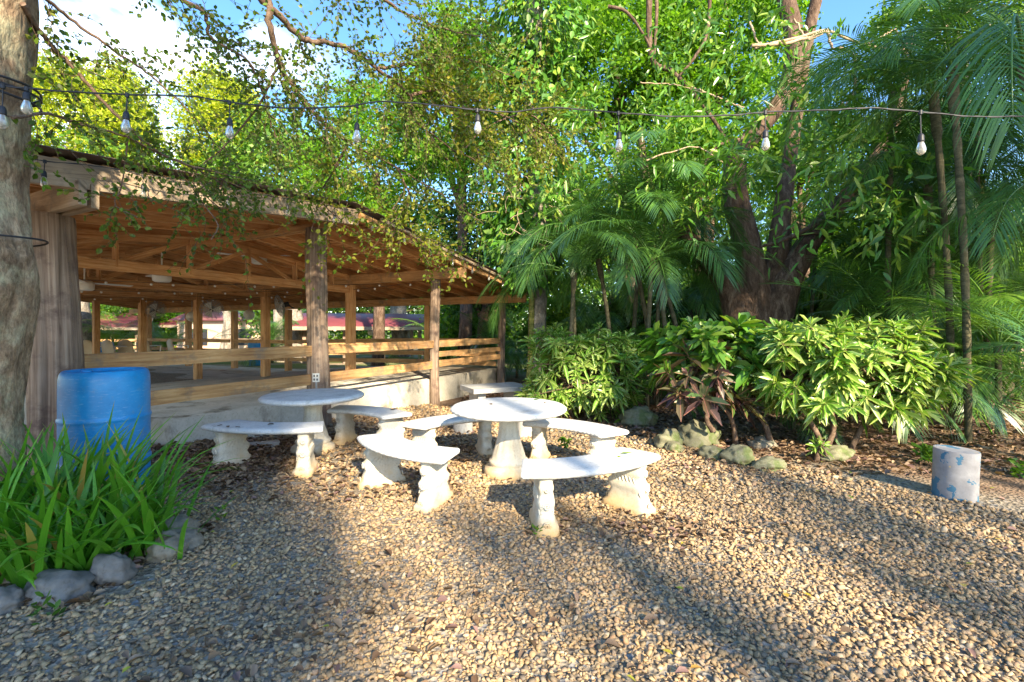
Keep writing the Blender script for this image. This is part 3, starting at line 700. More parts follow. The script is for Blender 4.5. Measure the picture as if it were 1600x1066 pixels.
for k in range(6):
    o = leaf_obj('dead_leaf', (-2.66+.13*k+.04*math.sin(k*9), 4.10+.07*math.sin(k*5), .055+.345*1.06+.055+.06), .055, .03, k*2.3, M['litter'], 'small curled brown leaf lying on the leftmost bench'); o['group'] = 'dead leaves on the leftmost bench'
    o.location.z = float(GZ(-2.27, 4.17))+(.395)*1.06+.006
leaf_obj('dead_leaf_cluster', (-1.36, 5.07, zt+.006), .09, .05, .4, M['litter'], 'crumpled brown leaf on the farthest bench')

# ---------------------------------------------------------------- barrel, painted stump, concrete stumps
def blue_mat():
    m, t, b, o = mat_new('blue_plastic'); uv = N(t, 'ShaderNodeTexCoord'); p = uv.outputs['Object']
    n = noise(t, p, 3, 6, .7); c = ramp(t, n, [(.3, (.0, .16, .42)), (.6, (.01, .26, .58)), (.8, (.05, .34, .62))])
    sc = noise(t, mapping(t, p, (2, 2, 14)), 6, 6, .8); c = mixc(t, ramp(t, sc, [(.56, (0, 0, 0)), (.66, (.6, .6, .6))]), c, (.22, .42, .62)); c = mixc(t, ramp(t, noise(t, p, 5, 7, .75), [(.56, (0, 0, 0)), (.70, (.5, .5, .5))]), c, (.20, .24, .26))
    t.links.new(c, b.inputs['Base Color']); b.inputs['Roughness'].default_value = .38; b.inputs['Specular IOR Level'].default_value = .5
    return m
M['blue_plastic'] = blue_mat()
def barrel(loc, label, Rb=.262, H=1.02, name='plastic_barrel'):
    r = empty(name, loc, 0, label, 'barrel'); m = MB(); k = Rb
    prof = [(.001, 0), (k*.9, 0), (k*.97, .03), (k, .07)]
    for zc in (H*.34, H*.655): prof += [(k*1.005, zc-.03), (k*1.01, zc-.016), (k*1.028, zc-.008), (k*1.028, zc+.008), (k*1.0, zc+.016), (k, zc+.03)]
    prof += [(k, H-.12), (k*.992, H-.055), (k*.965, H-.022), (k*.93, H-.006), (k*.90, H), (k*.88, H-.004), (k*.87, H-.022), (.001, H-.022)]
    m.lathe(prof, 64); m.build('drum', M['blue_plastic'], r, True)
    m = MB()
    for sx in (-1, 1): m.lathe([(.001, H-.004), (.032, H-.004), (.036, H-.022)], 16, (sx*k*.55, 0, 0))
    m.build('bung', M['blue_plastic'], r); return r
bx = (-3.05, 3.42)
barrel((bx[0], bx[1], .03), 'large blue plastic barrel standing in front of the massive log post')
def stump_mat():
    m, t, b, o = mat_new('painted_stump'); uv = N(t, 'ShaderNodeTexCoord'); p = uv.outputs['Object']
    n = noise(t, p, 9, 7, .7); base = ramp(t, n, [(.3, (.20, .19, .195)), (.6, (.30, .29, .295)), (.75, (.40, .385, .38))])
    n2 = noise(t, mapping(t, p, (1, 1, 1), (3.1, .4, 1.2)), 7.5, 4, .55)
    sp = N(t, 'ShaderNodeSeparateXYZ'); t.links.new(p, sp.inputs[0])
    low = mth(t, 'MULTIPLY', mth(t, 'SUBTRACT', .08, sp.outputs[2]), 1.4)
    f = mth(t, 'GREATER_THAN', mth(t, 'ADD', n2, mth(t, 'MAXIMUM', low, 0)), .60)
    c = mixc(t, f, base, (.05, .15, .24))
    n3 = noise(t, p, 14, 3); c = mixc(t, mth(t, 'GREATER_THAN', n3, .70), c, (.5, .36, .14))
    t.links.new(c, b.inputs['Base Color']); b.inputs['Roughness'].default_value = .8; bump(t, b, n, .5, .006); return m
sm = stump_mat()
def stump(loc, R0, H, mat, label, tilt=0):
    m = MB(); m.lathe([(.001, -.08), (R0*1.0, -.08), (R0*1.0, .02), (R0*.985, H*.5), (R0*1.0, H-.012), (R0*.985, H), (.001, H+.002)], 40)
    o = m.build('concrete_stump', mat, loc=loc); o.rotation_euler = (tilt*.5, tilt, 0); tag(o, label, 'stool'); 
    es = o.modifiers.new('es', 'EDGE_SPLIT'); es.split_angle = R(40)
    o.data.polygons.foreach_set('use_smooth', np.ones(len(o.data.polygons), bool)); return o
stump((3.42, 3.52, float(GZ(3.42, 3.52))-.02), .134, .385, sm, 'grey concrete cylinder with peeling blue paint standing alone at the right edge of the gravel', .03)
stump((-.62, 5.75, .0), .125, .36, M['conc_grey'], 'pale concrete cylinder seat behind the near table, on the left of its pedestal')
stump((.17, 5.65, .0), .125, .38, M['conc_grey'], 'pale concrete cylinder seat behind the near table, on the right of its pedestal')
r = empty('square_table', (-.27, 7.2, -.03), .45, 'low square concrete table standing against the slab behind the near round table', 'table')
m = MB(); m.box((0, 0, .46), (.95, .62, .07)); box_bevel(m.build('tabletop', M['conc_grey'], r), .01)
for sx in (-.3, .3): m = MB(); m.box((sx, 0, .21), (.12, .4, .43)); m.build('leg', M['conc_grey'], r)
# ---------------------------------------------------------------- rocks
def rock_mat(name, cols, moss=None):
    return conc_mat(name, cols[0], cols[1], 3.5, moss, .8, .7)
RM = [rock_mat('rock_grey', [(.10, .09, .08), (.22, .20, .18)], ((.42, .40, .37), .63)), rock_mat('rock_tan', [(.16, .135, .10), (.29, .25, .19)], ((.16, .18, .10), .60)), rock_mat('rock_moss', [(.12, .12, .07), (.26, .24, .16)], ((.10, .13, .04), .52))]
def rock(px, py, d, w, h, mat, label, seed, dp=.8):
    q = np.random.default_rng(seed); p = P(px, py, d); import bmesh
    bm = bmesh.new(); bmesh.ops.create_icosphere(bm, subdivisions=4, radius=1); ks = q.normal(0, 1, (7, 3))*1.6; ph = q.uniform(0, 6, 7)
    for v in bm.verts:
        c = np.array(v.co); f = 1+sum(.055*math.sin(np.dot(ks[i], c)+ph[i]) for i in range(7))+.26*mn.fractal(Vector(c*2.0+seed), .9, 2.1, 5)
        pc = c*f; v.co = (pc[0]*w/2, pc[1]*w/2*dp, pc[2]*h*.62)
    me = bpy.data.meshes.new('rock'); bm.to_mesh(me); bm.free(); me.materials.append(mat)
    me.polygons.foreach_set('use_smooth', np.ones(len(me.polygons), bool))
    o = bpy.data.objects.new('rock', me); COL.objects.link(o); o.location = (p[0], p[1], float(GZ(p[0], p[1]))+h*.28); o.rotation_euler.z = q.uniform(0, 6) if dp > .95 else q.uniform(-.5, .5)
    tag(o, label, 'rock', 'border rocks'); return o
for k, a in enumerate((
 (88, 920, 2.12, .30, .11, RM[0], 'long flat grey rock at the lower left, with a whitish patch', .6), (178, 893, 2.25, .17, .15, RM[0], 'dark rounded rock half under the strap leaves, beside the flat grey rock', .9),
 (257, 846, 2.50, .19, .13, RM[1], 'smooth tan rock under the drooping leaf tips', .9), (290, 824, 2.64, .17, .11, RM[1], 'greenish tan rock at the right end of the flower bed border', .9),
 (272, 796, 2.85, .22, .12, RM[1], 'tan rock behind the other border rocks, next to the leaves', .8), (8, 945, 2.02, .14, .10, RM[0], 'small grey rock at the very left edge of the picture', .9),
 (1046, 686, 5.0, .34, .22, RM[2], 'mossy rock left of the big boulder under the crotons', .8), (1092, 680, 5.15, .48, .28, RM[2], 'biggest mossy boulder, beside the leaning croton stem', .8),
 (998, 655, 6.2, .50, .26, RM[2], 'broad mossy rock at the back, left of the croton stem', .8), (1114, 713, 4.6, .26, .15, RM[2], 'low mossy stone in front of the big boulder', .8),
 (1152, 719, 4.45, .27, .18, RM[2], 'rounded yellow-green stone right in front of the leaning stem', .9), (1203, 734, 4.25, .30, .12, RM[2], 'flat mossy stone at the right end of the stone row', .6),
 (1193, 690, 5.0, .32, .16, RM[1], 'pale stone behind the leaning stem', .8), (1300, 728, 4.6, .5, .12, RM[2], 'low mossy ledge stone under the large right croton', .5), (1055, 700, 4.85, .2, .1, RM[2], 'small flat stone between the table benches and the boulder', .8))):
    rock(*a[:7], 40+k, a[7])

# ---------------------------------------------------------------- string lights
def string_light(name, label, pts, drops, scale=1.0, wire=.006, bulb_mat=None):
    r = empty(name, (0, 0, 0), 0, label, 'string lights'); m = MB()
    pts = np.asarray(pts); n = len(pts); tt = np.linspace(0, n-1, n*7)
    q = np.stack([np.interp(tt, np.arange(n), pts[:, i]) for i in range(3)], 1)
    for _ in range(3): q[1:-1] = (q[:-2]+2*q[1:-1]+q[2:])/4
    m.tube(q, wire*.8, 6); q2 = q+np.array([0, .004, .006])*np.sin(np.arange(len(q))*1.3)[:, None]; m.tube(q2, wire*.6, 5); m.build('cable', M['black_rubber'], r)
    for (p, dz) in drops:
        j = np.argmin(np.linalg.norm(q-p, axis=1)); c = q[j]
        m = MB(); s = scale; dx = random.uniform(-.006, .006)
        m.tube([c+[0, 0, .008*s], c+[0, 0, -.018*s]], .012*s, 8); m.tube([c, c+[dx, 0, -dz]], .0035*s, 6)
        m.lathe([(.001, 0), (.010*s, 0), (.017*s, -.012*s), (.0185*s, -.045*s), (.019*s, -.052*s), (.001, -.053*s)], 14, c+[dx, 0, -dz]); h = m.build('lamp_holder', M['black_rubber'], r, True)
        m = MB(); m.lathe([(.014*s, -.05*s), (.0165*s, -.062*s), (.024*s, -.085*s), (.027*s, -.103*s), (.024*s, -.12*s), (.014*s, -.133*s), (.001, -.137*s)], 16, c+[dx, 0, -dz]); m.build('bulb', M['bulb'], h, True)
    return r
m_, t, b, o = mat_new('bulb'); b.inputs['Base Color'].default_value = (.85, .82, .74, 1); b.inputs['Roughness'].default_value = .12; b.inputs['Transmission Weight'].default_value = .6; b.inputs['Specular IOR Level'].default_value = .7
uvn = N(t, 'ShaderNodeTexCoord'); nn = noise(t, uvn.outputs['Object'], 60, 3); t.links.new(ramp(t, nn, [(.35, (.40, .38, .32)), (.6, (.66, .64, .58))]), b.inputs['Base Color']); M['bulb'] = m_
D = lambda px: np.interp(px, [-60, 300, 800, 1600, 1750], [2.35, 2.75, 2.9, 2.6, 2.5])
cab = [(-60, 118), (5, 135), (100, 143), (195, 148), (300, 150), (360, 160), (450, 170), (545, 167), (590, 158), (660, 162), (745, 172), (800, 176), (860, 167), (960, 176), (1060, 183), (1150, 180), (1195, 175), (1300, 172), (1360, 168), (1440, 175), (1520, 183), (1600, 182), (1700, 180)]
string_light('string_light', 'long black festoon cable with large clear bulbs crossing the whole view overhead', [P(x, y, D(x)) for x, y in cab],
    [(P(x, y, D(x)), dz) for x, y, dz in ((6, 135, .11), (45, 139, .02), (195, 148, .10), (360, 160, .10), (555, 166, .11), (746, 172, .03), (962, 176, .12), (1193, 175, .11), (1441, 175, .13))], .9, .005)
e = [PV(t, -.72, zr(t)+.10+.02*math.sin(t*9)) for t in np.linspace(-3.4, 5.6, 24)]
string_light('eave_string_light', 'black festoon cable with bulbs hung along the pavilion roof edge', e,
    [(PV(t, -.72, zr(t)+.1), .07) for t in (-2.95, -2.35, -1.7, -1.05, -.4, .25, .9, 1.55, 2.2, 2.85, 3.5, 4.1)], .85, .0035)
def fairy(p0, p1, n, label, sag=.12):
    r = empty('fairy_light_string', (0, 0, 0), 0, label, 'string lights', 'fairy light strings under the pavilion roof'); tt = np.linspace(0, 1, 24)
    q = np.outer(1-tt, p0)+np.outer(tt, p1); q[:, 2] -= sag*4*tt*(1-tt); m = MB(); m.tube(q, .004, 4); m.build('cable', M['black_rubber'], r)
    a = np.linspace(-np.pi/2, np.pi/2, 5)
    for k in range(n):
        j = int((k+.5)/n*24); m = MB(); m.lathe([(max(.001, .022*math.cos(x)), .022*math.sin(x)) for x in a], 8, q[j]-[0, 0, .03]); m.build('bulb', M['white_plastic'], r, True)
fairy(PV(2.5, 1.2, 2.25), PV(-2.6, 6.2, 2.28), 14, 'string of tiny white bulbs nearest the front, crossing under the trusses')
fairy(PV(2.6, 4.0, 2.22), PV(-2.6, 8.6, 2.26), 14, 'second string of tiny white bulbs, crossing the middle of the hall')
fairy(PV(2.6, 7.2, 2.2), PV(-2.6, 12.4, 2.24), 14, 'string of tiny white bulbs at the back of the hall')
fairy(PV(2.7, .6, 2.25), PV(2.7, 11.0, 2.22), 16, 'string of tiny white bulbs following the long beam')
# ---------------------------------------------------------------- vegetation helpers
def rdir(n, up=0.0):
    d = rng.normal(0, 1, (n, 3)); d[:, 2] += up; return unit(d)
def spline(pts, n):
    pts = np.asarray(pts, float); k = len(pts); t = np.linspace(0, k-1, n); out = []
    P0 = np.concatenate([[2*pts[0]-pts[1]], pts, [2*pts[-1]-pts[-2]]])
    for u in t:
        i = min(int(u), k-2); f = u-i; a, b, c, d = P0[i:i+4]
        out.append(.5*((2*b)+(-a+c)*f+(2*a-5*b+4*c-d)*f*f+(-a+3*b-3*c+d)*f**3))
    return np.array(out)
def crown_leaves(m, centers, rad, n, ln, wd, up=.7, flat=.65, kite=False, dr=.15, towards=None):
    c = np.repeat(centers, n, axis=0); N_ = len(c); rr = np.repeat(np.broadcast_to(rad, (len(centers),)), n)[:, None]
    o = rdir(N_)*rng.random((N_, 1))**.5*rr; o[:, 2] *= flat
    d = unit(rdir(N_)+unit(o)*.9+np.array([0, 0, -.25])); nr = rdir(N_, up)
    l = ln*rng.uniform(.7, 1.3, N_); 
    if kite: m.kites(c+o, d, nr, l, wd*l/ln)
    else: m.leaves(c+o, d, nr, l, wd*l/ln, droop=dr)
def tree(name, label, cat, base, c, rad, mat, bark, ncl=60, nl=120, ln=.12, wd=.07, tr=.16, clr=.6, group=None, kite=True, shell=.55, limbs=9, cut=None):
    """trunk with limbs to part of the leaf clumps; crown of clumps round centre c with radii rad"""
    r = empty(name, tuple(base), 0, label, cat, group); b = np.array(base, float); c = np.array(c, float); rad = np.array(rad, float)
    d = rdir(ncl); q = c+d*rad*(rng.uniform(shell, 1, (ncl, 1))**.7)*rng.uniform(.75, 1.12, (ncl, 1))
    if cut is not None: q = q[cut(q)]
    m = MB(); fork = b+(c-b)*np.array([.8, .8, .62]); fork[2] = max(fork[2], c[2]-rad[2]*.7)
    pts = spline([b-[0, 0, .3], b+(fork-b)*.35+rng.normal(0, .12, 3), b+(fork-b)*.7+rng.normal(0, .12, 3), fork, fork+(c-fork)*.8], 16)-b
    m.tube(pts, np.concatenate([[tr*1.5], np.linspace(tr*1.1, tr*.45, 15)]), 10, .05); m.build('trunk', bark, r, True)
    m = MB()
    for k in rng.choice(len(q), min(limbs, len(q)), replace=False):
        s = pts[rng.integers(7, 15)]; e = q[k]-b; md = (s+e)/2+rng.normal(0, .25, 3)*np.linalg.norm(e-s)*.25
        m.tube(spline([s, md, e], 8), np.linspace(tr*.4, .012, 8), 6, .05)
    m.build('limbs', bark, r, True)
    m = MB(); crown_leaves(m, q-b, clr*rng.uniform(.7, 1.3, len(q)), nl, ln, wd, kite=kite); m.build('crown', mat, r)
    return r
def ground_at(px, d): x = (px-800)/FPX*d; return np.array([x, d, float(GZ(x, d))])
def tree_px(name, label, cat, px, py, d, rx, rz, mat, bark='bark_brown', bx=None, **kw):
    c = P(px, py, d); rr = (rx/FPX*d, rx/FPX*d*.8, rz/FPX*d)
    return tree(name, label, cat, ground_at(px if bx is None else bx, d), c, rr, M[mat], M[bark], **kw)

# ---------------------------------------------------------------- trees behind the viewpoint that shade the place
def shade(g, k, rad, ncl, nl, label, tr=.14, ln=.16):
    c = np.array([g[0]+SD[0]*k, g[1]+SD[1]*k, g[2]+math.tan(R(SUN_EL))*k])
    tree('shade_tree', label, 'tree', (c[0]+.3, c[1], 0.0), c, rad, M['dark_leaf'], M['bark_brown'], ncl=ncl, nl=nl, ln=ln, wd=ln*.6, tr=tr, clr=.5, kite=True, shell=.1, limbs=8)
for i, a in enumerate((
 ((-2.05, 2.5, 0), 10.5, (1.3, 1.2, 1.1), 50, 100), ((-3.6, 4.2, .5), 11.5, (1.5, 1.3, 1.2), 70, 110), ((-2.6, 5.2, .7), 13.5, (1.3, 1.2, .9), 40, 90),
 ((2.4, 8.3, .5), 13, (1.9, 1.2, .75), 50, 100), ((4.9, 8.9, 2.6), 14, (2.4, 1.6, 2.0), 85, 90), ((8.9, 8.5, 3.0), 13, (3, 1.6, 2.8), 90, 90),
 ((-4.5, 9.0, 2.0), 15, (1.8, 1.5, .8), 30, 80))):
    shade(*a, ['leafy tree', 'dense tree', 'young tree', 'spreading tree', 'tall dense tree', 'broad dense tree', 'small-crowned tree'][i]+' standing behind the viewpoint, shading the '+['strap-leaved bed', 'blue barrel', 'left round table', 'soil by the crotons', 'palms', 'right-hand thicket', 'pavilion roof'][i])

for i, (x, y, rr, h, lean) in enumerate(((4.45, -6.6, .115, 13.0, .15), (7.2, -6.6, .10, 9.0, -.2), (6.0, -7.3, .07, 9.0, .1), (8.6, -6.0, .12, 9.0, .2), (3.05, -7.6, .08, 13.4, -.3))):
    tree('shade_tree', ['straight-stemmed tree close behind the viewpoint, its trunk shadow crossing the gravel', 'slim tree behind the viewpoint at the right', 'thin young tree between two others behind the viewpoint', 'stout tree behind the viewpoint, farthest right', 'high-crowned tree directly behind the viewpoint'][i], 'tree', (x, y, 0), (x+lean, y, h+1.4), (1.3, 1.2, .8), M['dark_leaf'], M['bark_brown'], ncl=16, nl=70, ln=.15, wd=.09, tr=rr, clr=.4, kite=True, shell=.2, limbs=7)
# unseen leaf clumps added to break up the trunk shadows on the gravel
for i, (gx, gy, k, rx_, rz_) in enumerate(((.75, 2.3, 9.5, .30, .55), (2.1, 3.4, 10.5, .35, .5), (3.3, 3.3, 9.5, .3, .5), (2.2, 2.2, 9.0, .3, .35), (-.2, 3.0, 10, .25, .4))):
    shade((gx, gy, 0), k, (rx_, rx_, rz_), 7, 55, ['sapling behind the viewpoint whose leaves dapple the gravel in front of the bench', 'sapling behind the viewpoint dappling the gravel by the boulders', 'sapling behind the viewpoint dappling the gravel by the painted cylinder', 'sapling behind the viewpoint dappling the right foreground', 'sapling behind the viewpoint dappling the gravel near the middle bench'][i], .03, .10)
# ---------------------------------------------------------------- foreground tree at the left edge with its overhanging branches
def front_tree():
    r = empty('foreground_tree', (0, 0, 0), 0, 'lichen-spotted tree trunk at the left edge with thin leafy branches reaching over the pavilion', 'tree')
    d0 = 2.6; ys = [-420, -200, 0, 100, 200, 280, 330, 400, 450, 510, 580, 660, 800]; ed = [60, 52, 46, 42, 32, 30, 36, 52, 50, 40, 31, 27, 40]
    m = MB(); pts = []; rad = []
    for y, e in zip(ys, ed): rr = .24+(e-30)*.0006; pts.append(P(e, y, d0)-[rr*1.29, 0, 0]); rad.append(rr)
    tt = np.linspace(0, len(pts)-1, 44); pts = np.array(pts); q = np.stack([np.interp(tt, range(len(pts)), pts[:, i]) for i in range(3)], 1); ra = np.interp(tt, range(len(rad)), rad)
    tt2 = np.linspace(0, 43, 150); q3 = np.stack([np.interp(tt2, range(44), q[:, i]) for i in range(3)], 1); bark_tube(m, q3, np.interp(tt2, range(44), ra), 90, .10, 2.6, 2.2, 5.0, 4, .25); m.build('trunk', M['bark_lichen'], r, True)
    top = P(30, -380, 2.6)
    limbs = [
     ([P(35, 5, 2.62), P(70, 60, 2.8), P(120, 112, 2.95), P(172, 170, 3.05), P(240, 232, 3.2), P(300, 262, 3.4), P(395, 300, 3.6)], .016),
     ([P(35, -30, 2.62), P(110, 30, 2.9), P(180, 80, 3.1), P(240, 122, 3.3), P(300, 180, 3.5), P(345, 235, 3.7)], .012),
     ([P(20, 185, 2.5), P(70, 178, 2.7), P(130, 195, 2.9), P(200, 215, 3.1), P(270, 250, 3.3), P(360, 275, 3.5), P(450, 300, 3.8)], .010),
     ([top, P(220, -240, 3.0), P(400, -40, 3.5), P(422, 40, 3.6), P(437, 100, 3.8), P(468, 150, 4.0), P(500, 188, 4.2), P(545, 222, 4.5), P(620, 262, 5.2), P(700, 310, 5.8), P(755, 350, 6.2)], .034),
     ([top, P(260, -220, 3.1), P(395, -20, 3.5), P(440, 28, 3.7), P(478, 62, 3.9), P(530, 70, 4.1), P(590, 108, 4.4), P(640, 150, 4.8), P(650, 190, 4.9), P(720, 240, 5.5), P(800, 280, 6.0)], .036),
     ([P(640, 150, 4.8), P(690, 140, 5.1), P(705, 165, 5.2), P(770, 175, 5.6), P(850, 210, 6.1)], .02),
     ([P(590, 108, 4.4), P(640, 100, 4.8), P(720, 90, 5.2), P(800, 120, 5.6)], .018),
     ([top, P(150, -160, 2.9), P(260, -20, 3.2), P(320, 20, 3.4), P(330, 60, 3.5), P(390, 100, 3.7), P(420, 180, 3.9), P(440, 240, 4.1)], .022),
     ([P(437, 100, 3.8), P(400, 170, 3.9), P(350, 230, 3.9), P(300, 280, 3.8), P(350, 330, 3.8)], .010),
     ([top, P(300, -200, 3.2), P(520, -60, 3.9), P(600, 0, 4.2), P(680, 40, 4.6), P(760, 60, 5.0)], .03),
     ([P(545, 222, 4.5), P(520, 270, 4.6), P(500, 310, 4.7), P(540, 350, 4.8)], .012),
     ([P(620, 262, 5.2), P(640, 310, 5.4), P(620, 350, 5.5), P(680, 390, 5.6)], .014),
     ([P(200, 215, 3.1), P(190, 290, 3.1), P(180, 320, 3.1), P(215, 340, 3.15)], .005),
     ([P(360, 275, 3.5), P(310, 300, 3.45), P(340, 350, 3.4), P(330, 375, 3.4)], .005),
     ([P(720, 240, 5.5), P(760, 200, 5.8), P(830, 180, 6.2), P(880, 240, 6.4)], .014)]
    mb = MB(); B = []; Dd = []; sz = []
    for li, (pt, r0) in enumerate(limbs):
        q = spline(pt, len(pt)*7); n = len(q); ra = np.linspace(r0, .004, n); q = q+rng.normal(0, .006, q.shape)*min(1, r0*40); mb.tube(q, ra, 7, .05)
        L_ = np.linalg.norm(np.diff(q, axis=0), axis=1).sum(); far = q[:, 1].mean() > 4.3
        nt = int(L_*(23 if far else 17)); st = .55 if r0 >= .03 else .08
        if r0 <= .005: nt = 5
        for _ in range(nt):
            i = int(rng.uniform(st if not(li in (3, 4, 9)) else .34, 1)*(n-1)); p = q[i]; tl = rng.uniform(.25, .75)*(1 if r0 > .005 else .4)*(1.25 if far else 1)
            dd = unit(unit(q[min(i+1, n-1)]-q[i-1])*.6+rdir(1)[0]*.9+np.array([0, 0, -.15])); k = 9
            tq = [p]
            for j in range(k): dd = unit(dd+rng.normal(0, .16, 3)+[0, 0, -.05]); tq.append(tq[-1]+dd*tl/k)
            tq = np.array(tq); mb.tube(tq, np.linspace(.0035 if far else .0025, .0012, k+1), 4, cap=False)
            for s in range(3 if far else 2):
                j0 = rng.integers(2, k); d2 = unit(unit(tq[j0]-tq[j0-1])+rdir(1)[0]*.8); e = tq[j0]+np.outer(np.linspace(0, tl*.5, 6), d2)+np.cumsum(rng.normal(0, .006, (6, 3)), 0)
                mb.tube(e, .0015, 3, cap=False)
                for pp in e[1:]:
                    for u in (0, 1): B.append(pp); Dd.append(unit(d2+rdir(1)[0]*.9)); sz.append(far)
            for j in range(1, k+1):
                for u in (0, 1): B.append(tq[j]); Dd.append(unit(unit(tq[j]-tq[j-1])+rdir(1)[0]*.9)); sz.append(far)
    mb.build('branches', M['twig'], r, True)
    B = np.array(B); Dd = np.array(Dd); sz = np.array(sz); n = len(B); ln = np.where(sz, .052, .036)*rng.uniform(.6, 1.3, n)
    mm = MB(); k = ~sz; mm.leaves(B[k], Dd[k], rdir(k.sum(), .8), ln[k], ln[k]*.62); mm.build('leaves', M['lime_olive'], r)
    mm = MB(); k = sz; mm.leaves(B[k], Dd[k], rdir(k.sum(), .8), ln[k], ln[k]*.55); mm.build('leaves', M['olive_leaf'], r)
    m = MB(); a = np.linspace(0, 2*np.pi, 30); c = P(50, 372, d0)-[.24*1.22, 0, 0]; m.tube(np.stack([c[0]+.268*np.cos(a), c[1]+.268*np.sin(a), c[2]+.01*np.sin(a*2)], 1), .006, 6)
    m.build('wire_loop', M['black_rubber'], r)
    m = MB(); c = P(42, 140, d0)-[.24*1.22, 0, 0]; 
    for dz in (0, .02, -.03): m.tube(np.stack([c[0]+.262*np.cos(a), c[1]+.262*np.sin(a), c[2]+dz+.03*np.sin(a+dz*30)], 1), .007, 6)
    m.build('wire_loop', M['black_rubber'], r)
M['lime_olive'] = leaf_mat('lime_olive', [(.07, .14, .015), (.12, .21, .02), (.16, .26, .03), (.06, .10, .02), (.22, .24, .04)], .42)
front_tree()

# ---------------------------------------------------------------- background trees
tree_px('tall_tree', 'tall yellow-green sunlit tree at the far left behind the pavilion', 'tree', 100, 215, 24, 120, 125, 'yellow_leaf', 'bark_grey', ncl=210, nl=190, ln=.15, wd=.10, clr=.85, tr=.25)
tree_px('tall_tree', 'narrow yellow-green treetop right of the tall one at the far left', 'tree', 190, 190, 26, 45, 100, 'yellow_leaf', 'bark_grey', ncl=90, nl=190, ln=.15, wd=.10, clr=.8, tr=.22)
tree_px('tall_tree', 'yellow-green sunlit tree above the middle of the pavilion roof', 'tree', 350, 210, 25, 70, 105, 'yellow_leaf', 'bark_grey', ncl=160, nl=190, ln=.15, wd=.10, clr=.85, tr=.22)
tree_px('leafy_tree', 'dark green tree low behind the left of the pavilion roof', 'tree', 250, 300, 30, 130, 70, 'green_leaf', ncl=70, nl=130, ln=.24, wd=.15, clr=1.3, tr=.25)
tree_px('leafy_tree', 'pale green tree behind the pavilion ridge', 'tree', 440, 270, 20, 90, 95, 'green_leaf', 'bark_grey', ncl=110, nl=120, ln=.17, wd=.10, clr=.8, tr=.2)
tree_px('leafy_tree', 'bright green tree rising right of the pavilion ridge', 'tree', 590, 250, 16, 105, 135, 'bright_leaf', 'bark_brown', ncl=150, nl=150, ln=.13, wd=.08, clr=.6, tr=.2)
tree_px('leafy_tree', 'bright green tree directly left of the vine-covered trunk', 'tree', 720, 160, 14, 85, 150, 'bright_leaf', 'bark_brown', ncl=120, nl=150, ln=.13, wd=.08, clr=.55, tr=.2)
tree_px('canopy_tree', 'broad bright canopy at the top between the vine-covered trunk and the forked tree', 'tree', 960, 90, 15, 150, 130, 'bright_leaf', 'bark_brown', bx=1000, ncl=230, nl=170, ln=.14, wd=.08, clr=.6, tr=.25)
tree_px('canopy_tree', 'bright green canopy above the forked tree with blue sky showing through', 'tree', 1130, 60, 14, 130, 120, 'bright_leaf', 'bark_brown', bx=1090, ncl=150, nl=150, ln=.13, wd=.08, clr=.5, tr=.2)
tree_px('canopy_tree', 'green canopy at the top right above the palms', 'tree', 1490, 40, 15, 150, 70, 'green_leaf', 'bark_grey', bx=1560, ncl=60, nl=140, ln=.14, wd=.08, clr=.55, tr=.2)
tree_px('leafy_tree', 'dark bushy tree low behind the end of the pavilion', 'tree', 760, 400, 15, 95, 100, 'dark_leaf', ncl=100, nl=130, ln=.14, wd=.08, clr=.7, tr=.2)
tree_px('leafy_tree', 'green bushy tree behind the palms, left of the forked tree', 'tree', 980, 330, 15, 130, 120, 'green_leaf', ncl=120, nl=130, ln=.14, wd=.08, clr=.7, tr=.2)
tree_px('leafy_tree', 'yellow-green sunlit tree seen between the forked stems', 'tree', 1310, 390, 15, 85, 80, 'bright_leaf', ncl=70, nl=120, ln=.14, wd=.09, clr=.6, tr=.18)
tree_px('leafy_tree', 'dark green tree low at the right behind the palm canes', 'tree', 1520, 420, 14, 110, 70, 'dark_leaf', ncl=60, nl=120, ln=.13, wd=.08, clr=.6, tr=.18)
# seen under the pavilion roof
for a in (('bushy green tree seen under the roof near the left log', 170, 505, 26, 70, 40, 'green_leaf'), ('bushy green tree seen under the roof behind the caged fans', 290, 500, 28, 60, 45, 'bright_leaf'),
          ('dark green tree seen under the roof left of the middle log', 440, 505, 26, 60, 50, 'green_leaf'), ('dark green tree behind the far red-roofed shelter', 590, 480, 30, 90, 45, 'dark_leaf'),
          ('shady green tree seen between the slim log posts', 735, 515, 17, 60, 50, 'green_leaf')):
    tree_px('leafy_tree', a[0], 'tree', *a[1:6], a[6], ncl=60, nl=100, ln=.2, wd=.12, clr=.9, tr=.25, group='trees seen under the pavilion roof')
for lb, px, d, rad in (('pale grey trunk beyond the hall beside the massive log post', 128, 18, .36), ('grey trunk seen between two square posts at the left', 232, 20, .2), ('pale trunk in front of the pink-walled house', 357, 21, .2), ('grey trunk just left of the middle log', 462, 19, .35), ('grey twin-like trunk under the far red-roofed shelter', 625, 24, .5)):
    b = ground_at(px, d); r = empty('background_tree', tuple(b), 0, lb, 'tree'); m = MB()
    m.tube(spline([(0, 0, -.3), (.05, 0, 1.2), (-.1, 0, 2.6), (.1, 0, 5), (0, .2, 7.5)], 12), np.linspace(rad*1.15, rad*.5, 12), 12, .05); m.build('trunk', M['bark_grey'], r, True)
    m = MB(); crown_leaves(m, np.array([0, 0, 7.5])+rdir(20)*[2, 2, 1.3], .9, 80, .2, .12, kite=True); m.build('crown', M['green_leaf'], r)
